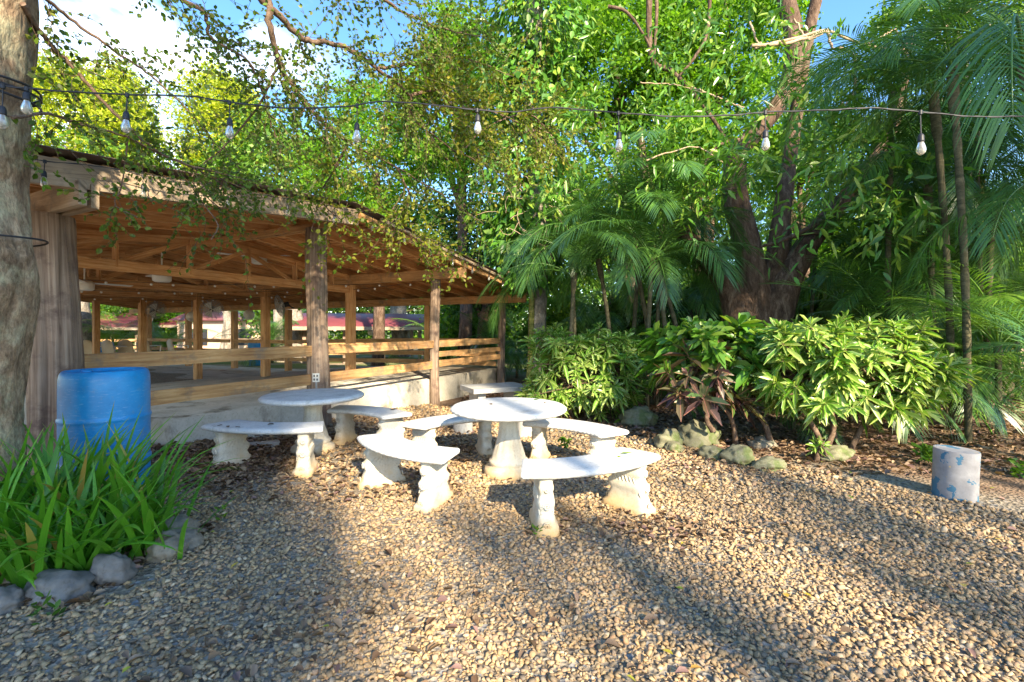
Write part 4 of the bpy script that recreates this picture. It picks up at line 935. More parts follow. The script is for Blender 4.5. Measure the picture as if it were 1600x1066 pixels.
# far wood: one mass
m = MB(); c = []
for k in range(1500):
    x = rng.uniform(-75, 85); y = 42+rng.uniform(-4, 8)+abs(x)*.1; top = 13+3*math.sin(x*.21)+2*math.sin(x*.53+1)
    if x < -14: top = 7+2*math.sin(x*.3)
    if x > 0: top = 15+3*math.sin(x*.3)
    c.append((x, y, top*rng.uniform(-.03, 1)))
c = np.array(c); c2 = np.stack([rng.uniform(-4, 42, 420), rng.uniform(24, 31, 420), rng.uniform(-.3, 6.5, 420)], 1)
crown_leaves(m, c2, 1.6, 80, .26, .17, kite=True)
crown_leaves(m, c, 2.6, 75, .5, .34, kite=True)
tag(m.build('far_wood', M['green_leaf']), 'far-off wood closing the view behind the trees', 'wood', kind='stuff')

# ---------------------------------------------------------------- vine-covered tree
def vine_tree():
    d = 10.0; r = empty('vine_covered_tree', (0, 0, 0), 0, 'tall slim tree wrapped in broad-leaved vines, bare yellowish trunk at its foot', 'tree'); m = MB()
    q = spline([P(836, 640, d), P(838, 560, d), P(841, 470, d), P(846, 380, d), P(838, 260, d), P(832, 130, d), P(840, -60, d), P(850, -200, d)], 40)
    m.tube(q, np.linspace(.20, .17, 40), 16, .05); m.build('trunk', M['bark_grey'], r, True)
    m = MB(); m.tube(spline([P(820, 640, d-.15), P(829, 560, d-.2), P(831, 470, d-.2), P(836, 420, d-.2)], 16), .06, 8, .04); m.build('vine_stem', M['cane'], r, True)
    m = MB(); B = []; nn = []
    for (y0, y1, n, w0, w1) in ((-160, 60, 1900, 45, 80), (60, 260, 2300, 40, 75), (260, 400, 2100, 50, 95), (400, 455, 420, 15, 70), (30, 200, 700, 60, 100)):
        y = rng.uniform(y0, y1, n); th = rng.uniform(0, 2*np.pi, n); cl = .5+.5*np.sin(y*.045+np.sin(th*2)*2); w = (w0+(w1-w0)*rng.random(n))*(.55+.6*cl)/FPX*d
        cx = np.interp(y, [-160, 130, 260, 380, 470], [840, 832, 834, 830, 825]); p = np.stack([(cx-800)/FPX*d+np.cos(th)*w, d-.1+np.sin(th)*w*.7, CAMZ+(515-y)/FPX*d], 1)
        B.append(p); nn.append(np.stack([np.cos(th), np.sin(th), np.full(n, .45)], 1))
    B = np.concatenate(B); nn = np.concatenate(nn); n = len(B); dd = unit(nn*.45+rng.normal(0, .4, (n, 3))+[0, 0, -.9])
    m.leaves(B, dd, unit(nn+rng.normal(0, .45, (n, 3))), rng.uniform(.10, .24, n), rng.uniform(.07, .13, n), wide=.36, droop=.15); m.build('vine_leaves', M['vine_leaf'], r)
    m = MB()
    for k in range(34):
        x = rng.uniform(770, 900); y = rng.uniform(200, 380); p = P(x, y, d-.8); 
        q = [p]; dv_ = rdir(1)[0]
        for j in range(10): dv_ = unit(dv_+rng.normal(0, .35, 3)); q.append(q[-1]+dv_*.07)
        m.tube(q, .006, 4, cap=False)
    m.build('dry_tendrils', M['twig_pale'], r)
vine_tree()

# ---------------------------------------------------------------- forked tree
def forked_tree():
    r = empty('forked_tree', (0, 0, 0), 0, 'big dark-barked tree forking low into crooked stems behind the crotons', 'tree'); d = 8.6; m = MB()
    b = P(1190, 640, d)
    stems = [([P(1190, 625, d), P(1188, 540, d), P(1180, 470, d), P(1166, 380, d), P(1148, 305, d), P(1150, 250, d), P(1172, 215, d), P(1225, 150, d+.3), P(1242, 70, d+.4), P(1222, -40, d+.5), P(1230, -160, d)], [.50, .40, .29, .24, .22, .19, .17, .16, .17, .15, .1]),
     ([P(1192, 600, d+.1), P(1200, 480, d+.1), P(1214, 400, d), P(1222, 330, d), P(1232, 260, d+.3), P(1245, 170, d+.5), P(1262, 60, d+.6), P(1290, -60, d+.6)], [.36, .28, .19, .15, .13, .12, .11, .1]),
     ([P(1200, 610, d), P(1215, 480, d-.1), P(1250, 400, d-.1), P(1295, 340, d), P(1335, 290, d+.2), P(1400, 190, d+.5), P(1420, 60, d+.6)], [.34, .29, .22, .18, .13, .09, .07]),
     ([P(1175, 590, d), P(1150, 470, d), P(1115, 415, d-.1), P(1078, 378, d-.1), P(1040, 330, d), P(1010, 280, d+.1), P(1000, 200, d)], [.5, .28, .20, .15, .12, .09, .05])]
    for pt, ra in stems:
        q = spline(pt, 30); m.tube(q, np.interp(np.linspace(0, 1, 30), np.linspace(0, 1, len(ra)), ra), 16, .07)
    m.build('trunk', M['bark_brown'], r, True)
    m = MB()
    for pt, ra in (([P(1020, -80, 9), P(1014, 20, 9), P(1020, 95, 9), P(1050, 112, 9), P(1095, 160, 9), P(1150, 240, 8.7)], .065), ([P(1020, -80, 9.1), P(1026, 10, 9.1), P(1022, 90, 9.1)], .05), ([P(1110, -60, 9), P(1106, 45, 9), P(1085, 90, 9), P(1060, 120, 9)], .042),
        ([P(950, 10, 8.8), P(980, 20, 8.8), P(1010, 62, 8.9), P(1020, 90, 9)], .035), ([P(1235, 120, 8.7), P(1200, 170, 8.6), P(1170, 215, 8.5)], .04), ([P(1330, 290, 8.4), P(1290, 340, 8.2), P(1225, 375, 8.1), P(1190, 385, 8.3)], .055),
        ([P(1300, 365, 8.3), P(1265, 365, 8.2), P(1225, 375, 8.1)], .04), ([P(1180, 215, 8.6), P(1120, 230, 8.4), P(1080, 300, 8.3)], .035)):
        q = spline(pt, 20); m.tube(q, np.linspace(ra, ra*.5, 20), 8, .06)
    m.build('limbs', M['bark_brown'], r, True)
    m = MB()
    for pt, ra in (([P(1175, 72, 7.2), P(1240, 66, 7.2), P(1290, 50, 7.2), P(1300, 74, 7.2), P(1330, 84, 7.2), P(1337, 140, 7.1)], .03), ([P(1180, 75, 7.2), P(1250, 58, 7.2), P(1292, 48, 7.2), P(1340, 66, 7.2), P(1400, 80, 7.1), P(1450, 62, 7.1), P(1535, 0, 7.0), P(1580, -40, 7.0)], .024),
        ([P(1172, 35, 7.3), P(1190, 70, 7.2), P(1245, 62, 7.2)], .016), ([P(1355, 68, 7.2), P(1400, 45, 7.2)], .012), ([P(1240, 30, 7.2), P(1262, 60, 7.2), P(1290, 52, 7.2)], .016), ([P(1337, 84, 7.1), P(1335, 140, 7.1), P(1320, 165, 7.1)], .018),
        ([P(1080, 135, 7.5), P(1115, 150, 7.4), P(1162, 169, 7.4)], .016), ([P(1000, 130, 7.5), P(1050, 132, 7.5), P(1100, 145, 7.4)], .010), ([P(1010, 250, 6.8), P(1085, 230, 6.8), P(1130, 255, 6.8)], .012)):
        q = spline(pt, 22)+rng.normal(0, .008, (22, 3)); m.tube(q, np.linspace(ra, ra*.5, 22), 7, .08)
    m.build('bare_twigs', M['twig_pale'], r, True)
    # long-leaved sprays hanging in front
    m = MB(); B = []; Dd = []
    for (x, y, dd, sx, sy, n) in ((1300, 150, 6.4, 90, 60, 26), (1330, 250, 6.2, 90, 90, 36), (1060, 160, 7.3, 120, 60, 40), (1000, 230, 7.2, 90, 60, 24), (1110, 260, 7.2, 60, 70, 18), (1400, 300, 6.4, 60, 60, 14), (1260, 60, 7.2, 110, 60, 14), (1180, 20, 7.6, 90, 50, 22), (1060, 60, 8.0, 90, 60, 20), (1210, 180, 7.2, 60, 60, 12), (920, 160, 8.6, 50, 90, 20)):
        for k in range(n):
            p = P(x+rng.normal(0, sx*.6), y+rng.normal(0, sy*.6), dd+rng.normal(0, .3)); u = unit(np.array([rng.normal(-.5, .6), rng.normal(-.2, .4), rng.normal(-.25, .3)]))
            for j in range(13):
                B.append(p+u*.045*j+rng.normal(0, .01, 3)+[0, 0, -.003*j*j]); Dd.append(unit(u*.5+rdir(1)[0]*.8+[0, 0, -.25]))
    n = len(B); m.leaves(np.array(B), np.array(Dd), rdir(n, .9), rng.uniform(.11, .22, n), rng.uniform(.03, .055, n), droop=.2); m.build('leaf_sprays', M['vine_leaf'], r)
forked_tree()

# ---------------------------------------------------------------- palms
def frond_mesh(Ln, e0, e1, n=40, seed=0, ll=.27, wd=.0155, drp=.42, mat='palm_leaf'):
    q = np.random.default_rng(seed); k = 26; el = np.radians(np.linspace(e0, e1, k))*1.0; ds = Ln/(k-1)
    x = np.concatenate([[0], np.cumsum(np.cos(el)*ds)[:-1]]); z = np.concatenate([[0], np.cumsum(np.sin(el)*ds)[:-1]]); y = .04*np.sin(np.linspace(0, 3, k))*q.uniform(-1, 1)
    ra = np.stack([x, y, z], 1); m = MB(); m.tube(ra, np.linspace(.016, .003, k), 5, cap=False)
    s = np.linspace(.17, .99, n); B = []; Dd = []; Nr = []; Lg = []; T = np.gradient(ra, axis=0); T = unit(T)
    for i, u in enumerate(s):
        p = np.array([np.interp(u, np.linspace(0, 1, k), ra[:, a]) for a in range(3)]); t = unit(np.array([np.interp(u, np.linspace(0, 1, k), T[:, a]) for a in range(3)]))
        upv = unit(np.cross(np.cross(t, [0, 0, 1.0]), t)) if abs(t[2]) < .98 else np.array([1, 0, 0]); sd = np.cross(t, upv)
        L0 = Ln*ll*(math.sin(math.pi*(.12+.80*u))**.7)
        for sg in (-1, 1):
            d = unit(t*(.45+.7*u)+sd*sg*(1.0-.35*u)+upv*.22+q.normal(0, .05, 3)); B.append(p); Dd.append(d); Nr.append(unit(upv+sd*sg*-.25)); Lg.append(L0*q.uniform(.88, 1.08))
    B, Dd, Nr, Lg = map(np.array, (B, Dd, Nr, Lg))
    # each leaflet is a bent three-piece blade
    n2 = len(B); sdv = unit(np.cross(Dd, Nr)); pts = []
    for f in (0, .33, .68, 1.0):
        p = B+Dd*(Lg*f)[:, None]; p[:, 2] -= Lg*drp*f**2; pts.append(p)
    w_ = wd*Ln/2; V = np.stack([pts[0], pts[1]+sdv*w_*.5, pts[1]-sdv*w_*.5, pts[2]+sdv*w_*.42, pts[2]-sdv*w_*.42, pts[3]], 1).reshape(-1, 3)
    kk = np.arange(n2)[:, None]*6; UV = np.tile(np.array([[.5, 0], [0, .3], [1, .3], [0, .7], [1, .7], [.5, 1]]), (n2, 1)); b = m.n
    m.add(V, kk+np.array([[0, 2, 1]]), UV); m.f.append(kk+b+np.array([[1, 2, 4, 3]])); m.f.append(kk+b+np.array([[3, 4, 5]]))
    o = m.build('frond', M[mat]); me = o.data; bpy.data.objects.remove(o); return me
FR = {'palm_leaf': [frond_mesh(2.0, 72, -25, 46, 1), frond_mesh(2.2, 60, -50, 48, 2, drp=.5), frond_mesh(1.9, 40, -60, 42, 3, drp=.6), frond_mesh(2.1, 80, 15, 46, 4, drp=.25), frond_mesh(2.3, 50, -75, 48, 5, drp=.55)],
      'palm_light': [frond_mesh(2.0, 65, -35, 44, 6, mat='palm_light'), frond_mesh(2.2, 50, -60, 46, 7, drp=.55, mat='palm_light'), frond_mesh(2.0, 75, 0, 44, 8, mat='palm_light')]}
def palm(px, d, label, stems, mat='palm_leaf', sc=1.0, nf=9, seed=0, low=0):
    q = np.random.default_rng(seed); b = ground_at(px, d); r = empty('areca_palm', tuple(b), 0, label, 'palm', 'areca palms')
    for (dx, dy, h, lx) in stems:
        m = MB(); top = np.array([dx+lx, dy, h]); pts = spline([(dx, dy, -.2), (dx+lx*.2, dy, h*.4), (dx+lx*.6, dy, h*.75), top], 26)
        ra = np.full(26, .036*sc)+.006*(np.arange(26) % 3 == 0); ra[-5:] = .055*sc
        m.tube(pts, ra, 9); m.build('stem', M['cane' if px == 1528 else 'cane_dark'], r, True)
        a0 = q.uniform(0, 6)
        for k in range(nf):
            me = FR[mat][int(q.integers(0, len(FR[mat])))]; o = bpy.data.objects.new('frond', me); COL.objects.link(o); o.parent = r
            o.location = top-[0, 0, .1*q.random()]; o.rotation_euler = (q.normal(0, .12), q.uniform(-.25, .35), a0+k*2.4+q.normal(0, .2)); s = sc*q.uniform(.75, 1.1); o.scale = (s, s, s)
    for k in range(low):
        me = FR[mat][int(q.integers(0, len(FR[mat])))]; o = bpy.data.objects.new('frond', me); COL.objects.link(o); o.parent = r
        o.location = (q.normal(0, .15), q.normal(0, .15), q.uniform(.0, .4)); o.rotation_euler = (q.normal(0, .1), q.uniform(-.5, .1), q.uniform(0, 6.3)); s = sc*q.uniform(.6, .95); o.scale = (s, s, s)
    return r
palm(1528, 7.2, 'areca palm with a yellow-green cane standing upright near the right edge', [(0, 0, 3.6, .05), (.35, .3, 2.6, .2), (-.4, .5, 2.9, -.2)], nf=9, seed=1, low=4)
palm(1610, 6.6, 'areca palm at the right edge with canes cut by the frame', [(0, 0, 3.1, .15), (-.3, .4, 4.3, -.1)], nf=9, seed=2, low=4)
palm(1440, 8.6, 'areca palm between the forked tree and the upright yellow cane', [(0, 0, 3.4, -.2), (.4, .2, 4.6, .2), (-.5, .3, 2.4, -.3)], nf=9, seed=3, low=3)
palm(1345, 9.4, 'areca palm close behind the forked tree on its right', [(0, 0, 2.6, .1), (.4, .3, 3.8, .3)], nf=9, seed=4, low=3)
palm(1500, 5.6, 'palm whose glossy pale fronds hang over the top right corner', [(.2, .3, 4.35, -.25)], 'palm_leaf', 1.0, 11, seed=5)
palm(1690, 4.9, 'palm outside the right edge whose long fronds reach in at mid height', [(0, 0, 2.7, -.05)], 'palm_leaf', 1.0, 10, seed=6)
palm(1680, 4.3, 'low palm at the bottom right, fronds arching beside the painted cylinder', [(0, 0, .55, 0)], 'palm_leaf', .85, 12, seed=7)
palm(1330, 6.2, 'low dark palm under and behind the large right croton', [(0, 0, .45, 0)], 'palm_leaf', .75, 12, seed=8)
palm(1425, 6.0, 'small palm tuft right behind the large right croton', [(0, 0, .4, 0)], 'palm_light', .7, 10, seed=9)
palm(1075, 8.0, 'areca palm with a leaning green cane left of the forked tree', [(0, 0, 2.3, -.5), (-.35, -.1, 2.5, -.25), (-.5, .4, 3.0, -.4)], nf=9, seed=10, low=3)
palm(960, 8.4, 'areca palm with drooping fronds above the left croton', [(0, 0, 2.7, -.3), (.4, .3, 3.3, .2)], nf=10, seed=11, low=3)
palm(935, 11, 'shady palm beside the vine-covered trunk', [(0, 0, 1.6, 0), (.3, .4, 2.3, .1)], nf=9, seed=12, low=5)
palm(1230, 9.8, 'tall palm behind the forked tree with crown near the festoon bulbs', [(0, 0, 4.6, .1), (.6, .2, 3.6, .2)], nf=10, seed=13, low=2)
palm(1385, 7.0, 'tall palm arching over the top right with dark fronds against blue sky', [(0, 0, 4.9, .1)], nf=12, seed=14)
palm(765, 13.5, 'grassy palm clump behind the end railing of the pavilion', [(0, 0, .6, 0), (.8, .2, .8, .1)], nf=12, seed=15, low=8)
palm(690, 15.5, 'palm tuft seen through the pavilion near the far right posts', [(0, 0, .8, 0)], 'palm_light', 1.0, 12, seed=16, low=4)
palm(178, 18.5, 'bright palm tuft beyond the chairs at the left', [(0, 0, .7, 0)], 'palm_light', 1.1, 14, seed=17, low=5)
palm(262, 19.0, 'second bright palm tuft beyond the chairs', [(0, 0, .5, 0)], 'palm_light', 1.1, 12, seed=18, low=5)
palm(425, 19.0, 'blue-green palm tuft seen under the roof between two square posts', [(0, 0, 1.0, 0)], 'palm_leaf', 1.2, 12, seed=19, low=5)
palm(1560, 9.5, 'tall dark palm filling the far right behind the canes', [(0, 0, 4.0, 0), (-.8, .5, 2.8, 0), (.8, 0, 3.2, 0)], nf=9, seed=20, low=4)
palm(1140, 10.5, 'shady palm low behind the forked tree trunk on its left', [(0, 0, 1.3, 0), (-.9, 0, 1.8, 0)], nf=9, seed=21, low=5)

# ---------------------------------------------------------------- crotons
def croton(label, px, d, rx, z0, z1, ry, whorls, ln, wd, mat, stems, seed, under=0, nlf=15):
    q = np.random.default_rng(seed); b = ground_at(px, d); r = empty('croton_shrub', tuple(b), 0, label, 'shrub'); ms = MB(); m = MB()
    B = []; Dd = []; Nr = []; Lg = []
    c = np.array([0, 0, (z0+z1)/2-b[2]]); rz = (z1-z0)/2
    for k in range(whorls):
        dd = unit(q.normal(0, 1, 3)+np.array([0, -.25, .35])); f = q.uniform(.75, 1.02) if k > whorls*.25 else q.uniform(.3, .7)
        lump = 1+.22*mn.noise(Vector((dd[0]*2.2+seed*7, dd[1]*2.2, dd[2]*2.2)))*2; p = c+np.sign(dd)*np.abs(dd)**.75*np.array([rx, ry, rz])*f*np.array([lump, lump, min(lump, 1.12)]); wl = q.uniform(.65, 1.3); ax = unit(dd*[1, 1, .6]+np.array([0, 0, .75])+q.normal(0, .2, 3))
        s = stems[int(q.integers(0, len(stems)))][-1]; s = np.array(s)
        if q.random() < .55: ms.tube(spline([s, (s+p)/2+q.normal(0, .05, 3)-[0, 0, .05], p-ax*.04], 7), np.linspace(.011, .005, 7), 5, .05)
        u = unit(np.cross(ax, [0.3, .2, 1])); v = np.cross(ax, u)
        for j in range(nlf):
            a = j*2.4+q.uniform(-.3, .3); e = math.radians(75-85*(1-j/nlf)+q.normal(0, 8)); rd = u*math.cos(a)+v*math.sin(a); dr_ = unit(rd*math.cos(e)+ax*math.sin(e))
            B.append(p-ax*.09*(1-j/nlf)); Dd.append(dr_); Nr.append(unit(ax-dr_*np.dot(ax, dr_)+rd*-.1+q.normal(0, .15, 3))); Lg.append(ln*wl*q.uniform(.7, 1.15)*(1-.35*(j/nlf)**2))
    for st in stems: 
        pts = spline([np.array(x, float) for x in st], 16); ms.tube(pts, np.linspace(.034, .014, 16), 8, .1)
    ms.build('stems', M['twig'], r, True)
    B, Dd, Nr, Lg = map(np.array, (B, Dd, Nr, Lg)); m.leaves(B, Dd, Nr, Lg, wd*Lg/ln, fold=.3, droop=.32, wide=.5); m.build('leaves', M[mat], r)
    return r
croton('rounded croton bush with narrow variegated leaves, left of the purple croton and nearest the tables', 912, 6.7, .90, .12, 1.40, .6, 300, .19, .040, 'croton',
       [[(-.1, 0, -.1), (-.3, 0, .3), (-.5, 0, .7)], [(0, 0, -.1), (.1, .1, .3), (.1, 0, .7)], [(.1, 0, -.1), (.3, 0, .3), (.55, 0, .7)], [(-.2, 0, -.1), (-.5, .1, .4)]], 1)
croton('large spreading croton bush with bright variegated drooping leaves, farthest right', 1300, 4.9, 1.0, .50, 1.46, .75, 390, .20, .042, 'croton',
       [[(-.1, -.1, -.1), (-.25, -.1, .25), (-.45, 0, .6), (-.6, 0, .85)], [(.1, 0, -.1), (.0, 0, .35), (.1, 0, .8)], [(.15, 0, -.1), (.35, 0, .3), (.65, 0, .65)], [(-.15, -.1, .0), (-.05, -.1, .3), (-.15, -.1, .7)]], 2)
croton('broad-leaved green croton over the leaning stem, between the two variegated bushes', 1120, 5.3, .80, .80, 1.46, .55, 95, .27, .085, 'vine_leaf',
       [[(.45, -.35, -.08), (.35, -.35, .3), (.1, -.2, .6), (-.1, 0, .85)], [(.2, -.3, .5), (.5, -.1, .62), (.8, 0, .7)]], 3, nlf=12)
croton('purple and bronze croton drooping below the broad green leaves', 1115, 5.0, .55, .45, 1.15, .35, 30, .22, .065, 'croton_purple',
       [[(.3, .1, -.05), (.2, 0, .3), (.0, 0, .6)], [(-.05, -.1, .2), (-.12, -.1, .35), (0, 0, .62)]], 4, nlf=12)
croton('small low croton sprig at the foot of the large right croton', 1275, 4.45, .14, .12, .30, .12, 5, .11, .03, 'croton', [[(0, 0, -.05), (.02, 0, .15)]], 5, nlf=9)

# ---------------------------------------------------------------- strap-leaved plants at the lower left
def strap(px, d, n, label, seed, L0=.62, spread=1.0, lean=(0, 0)):
    q = np.random.default_rng(seed); b = ground_at(px, d); r = empty('strap_leaved_plant', tuple(b), 0, label, 'plant')
    m = MB(); md = MB(); K = 9; n = int(n*1.35); L0 *= 1.18
    for k in range(n):
        a = q.uniform(0, 2*np.pi); e0 = math.radians(q.uniform(55, 88)); e1 = math.radians(e0*57.3-q.uniform(20, 105 if q.random() < .5 else 50)); Ln = L0*q.uniform(.55, 1.15); w_ = q.uniform(.011, .019)
        rd = np.array([math.cos(a)*spread+lean[0], math.sin(a)*spread+lean[1], 0]); rd = unit(rd); sd = np.array([-rd[1], rd[0], 0]); tw = q.uniform(-.5, .5)
        p = np.array([q.normal(0, .10), q.normal(0, .08), -.02]); el = np.linspace(e0, e1, K)**1; V = []; UV = []
        for i in range(K):
            f = i/(K-1); wf = w_*(1.0-.15*f)*(1-max(0, f-.55)/.45*.0) * (1 if f < .6 else max(.04, 1-((f-.6)/.4)**1.6))
            s2 = unit(sd+np.array([0, 0, tw*f])); nn_ = np.cross(unit(rd*math.cos(el[i])+np.array([0, 0, math.sin(el[i])])), s2)
            V += [p-s2*wf, p+nn_*wf*.25, p+s2*wf]; UV += [[0, f], [.5, f], [1, f]]
            p = p+(rd*math.cos(el[i])+np.array([0, 0, math.sin(el[i])]))*Ln/(K-1)
            if p[2] < .03: p[2] = .03
        V = np.array(V); j = np.arange(K-1)[:, None]*3; F = np.concatenate([j+np.array([[0, 1, 4, 3]]), j+np.array([[1, 2, 5, 4]])])
        (md if q.random() < .05 else m).add(V, F, UV)
    m.build('leaves', M['iris'], r); 
    if md.n: md.build('withered_leaves', M['iris_dry'], r)
for a in ((100, 2.3, 26, 'drooping strap-leaved plant whose leaves arch forward over the border rocks', 8, .55, 1.0, (.3, -1.1)), (235, 2.55, 20, 'small strap-leaved plant bending over the tan rocks', 9, .5, 1.0, (.5, -.8)), (40, 2.55, 60, 'strap-leaved plant nearest the tree trunk at the left edge', 1, .72), (120, 2.75, 62, 'tall strap-leaved plant in front of the blue barrel', 2, .70), (195, 2.8, 42, 'strap-leaved plant reaching farthest right over the tan rocks', 3, .62),
          (145, 2.4, 34, 'low strap-leaved plant drooping over the dark rock', 4, .50), (60, 2.3, 28, 'low strap-leaved plant arching over the flat grey rock', 5, .5), (225, 3.0, 16, 'thin strap-leaved plant at the back right of the bed', 6, .5), (0, 2.35, 30, 'strap-leaved plant cut by the left frame edge', 7, .6)):
    strap(*a)
def weed(p, label, n, h, seed, mat='green_leaf'):
    q = np.random.default_rng(seed); m = MB(); a = q.uniform(0, 6.3, n); d = np.stack([np.cos(a), np.sin(a), q.uniform(.3, 1.6, n)], 1)
    o = q.normal(0, h*.25, (n, 3)); o[:, 2] = q.uniform(0, h, n); m.leaves(o, d, rdir(n, 1), h*.6, h*.2, droop=.2); tag(m.build('weed', M[mat], loc=tuple(p)), label, 'weed')
weed(ground_at(838, 2.86), 'little green weed at the left leg of the nearest bench', 26, .06, 1); weed(ground_at(70, 1.95), 'broad-leaved green weed in front of the flat grey rock', 16, .09, 2, 'dark_leaf'); weed(ground_at(345, 3.1), 'tiny grass sprout on the gravel near the left bench', 14, .08, 3)
weed(ground_at(880, 4.9), 'thin grass tuft behind the near table', 30, .12, 4); weed(ground_at(1595, 4.0), 'green weed behind the painted cylinder', 40, .14, 5); weed(ground_at(1445, 4.4), 'low green ground plant left of the painted cylinder', 60, .16, 6)

# ---------------------------------------------------------------- things beyond the pavilion
def shelter(px, d, W, Dp, hw, hr, label, rz=0, posts=True):
    b = ground_at(px, d); r = empty('garden_shelter', tuple(b), rz, label, 'shelter'); m = MB(); e = .5
    A = [(-W/2-e, -Dp/2-e, hw), (W/2+e, -Dp/2-e, hw), (W/2+e, Dp/2+e, hw), (-W/2-e, Dp/2+e, hw), (-W/2-e, 0, hr), (W/2+e, 0, hr)]; A = np.array(A, float)
    V = np.concatenate([A, A-[0, 0, .09]]); m.add(V, [[0, 1, 5, 4], [2, 3, 4, 5], [7, 6, 10, 11], [9, 8, 11, 10], [1, 0, 6, 7], [3, 2, 8, 9]]); m.build('roof', M['red_roof'], r)
    m = MB()
    for x in (-W/2-e, W/2+e):
        for s in (-1, 1): m.beam((x, s*(Dp/2+e), hw-.07), (x, 0, hr-.07), .05, .2)
    for s in (-1, 1): m.beam((-W/2-e, s*(Dp/2+e), hw-.09), (W/2+e, s*(Dp/2+e), hw-.09), .05, .14)
    m.build('fascia', M['wood_weathered'], r)
    for x in np.linspace(-W/2, W/2, 4):
        for y in (-Dp/2, Dp/2): m = MB(); m.beam((x, y, 0), (x, y, hw), .14, .14, (1, 0, 0)); m.build('post', M['log'], r)
    for z in (.45, .85):
        m = MB(); m.beam((-W/2, -Dp/2-.1, z), (W/2, -Dp/2-.1, z), .04, .14); m.build('rail', M['wood_rail'], r)
shelter(570, 21, 4.6, 4.0, 1.55, 2.15, 'red-roofed shelter with white fascia seen between the slim log posts', .3)
shelter(170, 25, 3.0, 3.0, 1.55, 2.35, 'small red-roofed shelter seen at the left under the pavilion roof', .5)
shelter(258, 28, 3.0, 3.0, 1.7, 2.4, 'small red-roofed shelter farther back, left of the caged fans', .2)
b = ground_at(375, 27); r = empty('house', tuple(b), .1, 'pink-walled house with a low tiled roof seen under the pavilion roof', 'house'); m = MB(); m.box((0, 0, .9), (4.6, 4, 2.2)); m.build('wall', M['pink_wall'], r)
m = MB(); m.add([(-2.6, -2.3, 1.9), (2.6, -2.3, 1.9), (2.6, 2.3, 1.9), (-2.6, 2.3, 1.9), (-2.6, 0, 2.6), (2.6, 0, 2.6)], [[0, 1, 5, 4], [2, 3, 4, 5]]); m.add([(-2.6, -2.3, 1.9), (-2.6, 2.3, 1.9), (-2.6, 0, 2.6)], [[0, 2, 1]]); m.build('roof', M['red_roof'], r)
for x in (-1.2, 1.1): m = MB(); m.box((x, -2.01, 1.0), (.9, .06, .9)); m.build('window', M['black_rubber'], r)
b = ground_at(1500, 17); r = empty('garden_wall', tuple(b), -.1, 'long sunlit pinkish wall glimpsed through the palms at the right', 'wall'); m = MB(); m.box((0, 0, .75), (9, .2, 1.9)); m.build('wall_panel', M['pink_wall'], r); m = MB(); m.box((0, 0, 1.74), (9.1, .3, .08)); m.build('coping', M['conc_grey'], r)
def chair():
    r = empty('plastic_chair'); m = MB(); m.box((0, 0, .43), (.44, .44, .03)); box_bevel(m.build('seat', M['beige_plastic'], r), .01)
    m = MB(); a = np.linspace(-1.25, 1.25, 13); bo = np.stack([np.sin(a)*.25, .2-np.cos(a)*-.04+0*a, np.full(13, .45)], 1); tp = np.stack([np.sin(a)*.24, .27+0*a, .66+.22*np.cos(a*.95)], 1)
    V = np.concatenate([bo, tp, bo+[0, .02, 0], tp+[0, .02, 0]]); k = np.arange(12); m.add(V, np.concatenate([np.stack([k, k+1, 13+k+1, 13+k], 1), np.stack([26+k, 39+k, 39+k+1, 26+k+1], 1), np.stack([13+k, 14+k, 40+k, 39+k], 1)])); m.build('backrest', M['beige_plastic'], r)
    for sx in (-1, 1):
        for sy in (-1, 1): m = MB(); m.tube([(sx*.2, sy*.2, .42), (sx*.24, sy*.25, 0)], .02, 6); m.build('leg', M['white_plastic'], r)
        m = MB(); m.tube([(sx*.24, -.2, .45), (sx*.26, -.2, .64), (sx*.26, .0, .66), (sx*.24, .24, .66)], .018, 6); m.build('armrest', M['white_plastic'], r)
    return r
c0 = chair()
for i, (px, d, a, lb) in enumerate(((120, 15.2, 2.9, 'beige plastic chair half behind the massive log, leftmost of the row'), (146, 15.4, 3.2, 'beige plastic chair just right of the massive log'), (180, 15.6, 3.0, 'beige plastic chair in the row, left of the blue drum gap'), (204, 16.0, 3.3, 'beige plastic chair against the left square post'), (233, 16.2, 3.1, 'beige plastic chair right of the left square post'), (279, 16.6, 2.6, 'pale plastic chair standing apart at the right end of the row'))):
    o = c0 if i == 0 else copy_tree(c0); x = (px-800)/FPX*d; o.location = (x, d, .12); o.rotation_euler.z = a; tag(o, lb, 'chair', 'plastic chairs at the back of the hall')
for px, d, lb in ((401, 17.5, 'small blue plastic barrel beyond the hall near the middle'), (162, 17.0, 'small blue plastic barrel behind the plastic chairs')): b = ground_at(px, d); barrel((b[0], b[1], b[2]), lb, .29, .9)
b = ground_at(330, 20); r = empty('post_rail_fence', tuple(b), 0, 'low dark rail fence beyond the hall in front of the pink house', 'fence')
for x in (-3, -1, 1, 3): m = MB(); m.beam((x, 0, -.1), (x, 0, 1.1), .1, .1, (1, 0, 0)); m.build('post', M['log'], r)
for z in (.5, .95): m = MB(); m.beam((-3.2, -.06, z), (3.2, -.06, z), .04, .12); m.build('rail', M['log'], r)
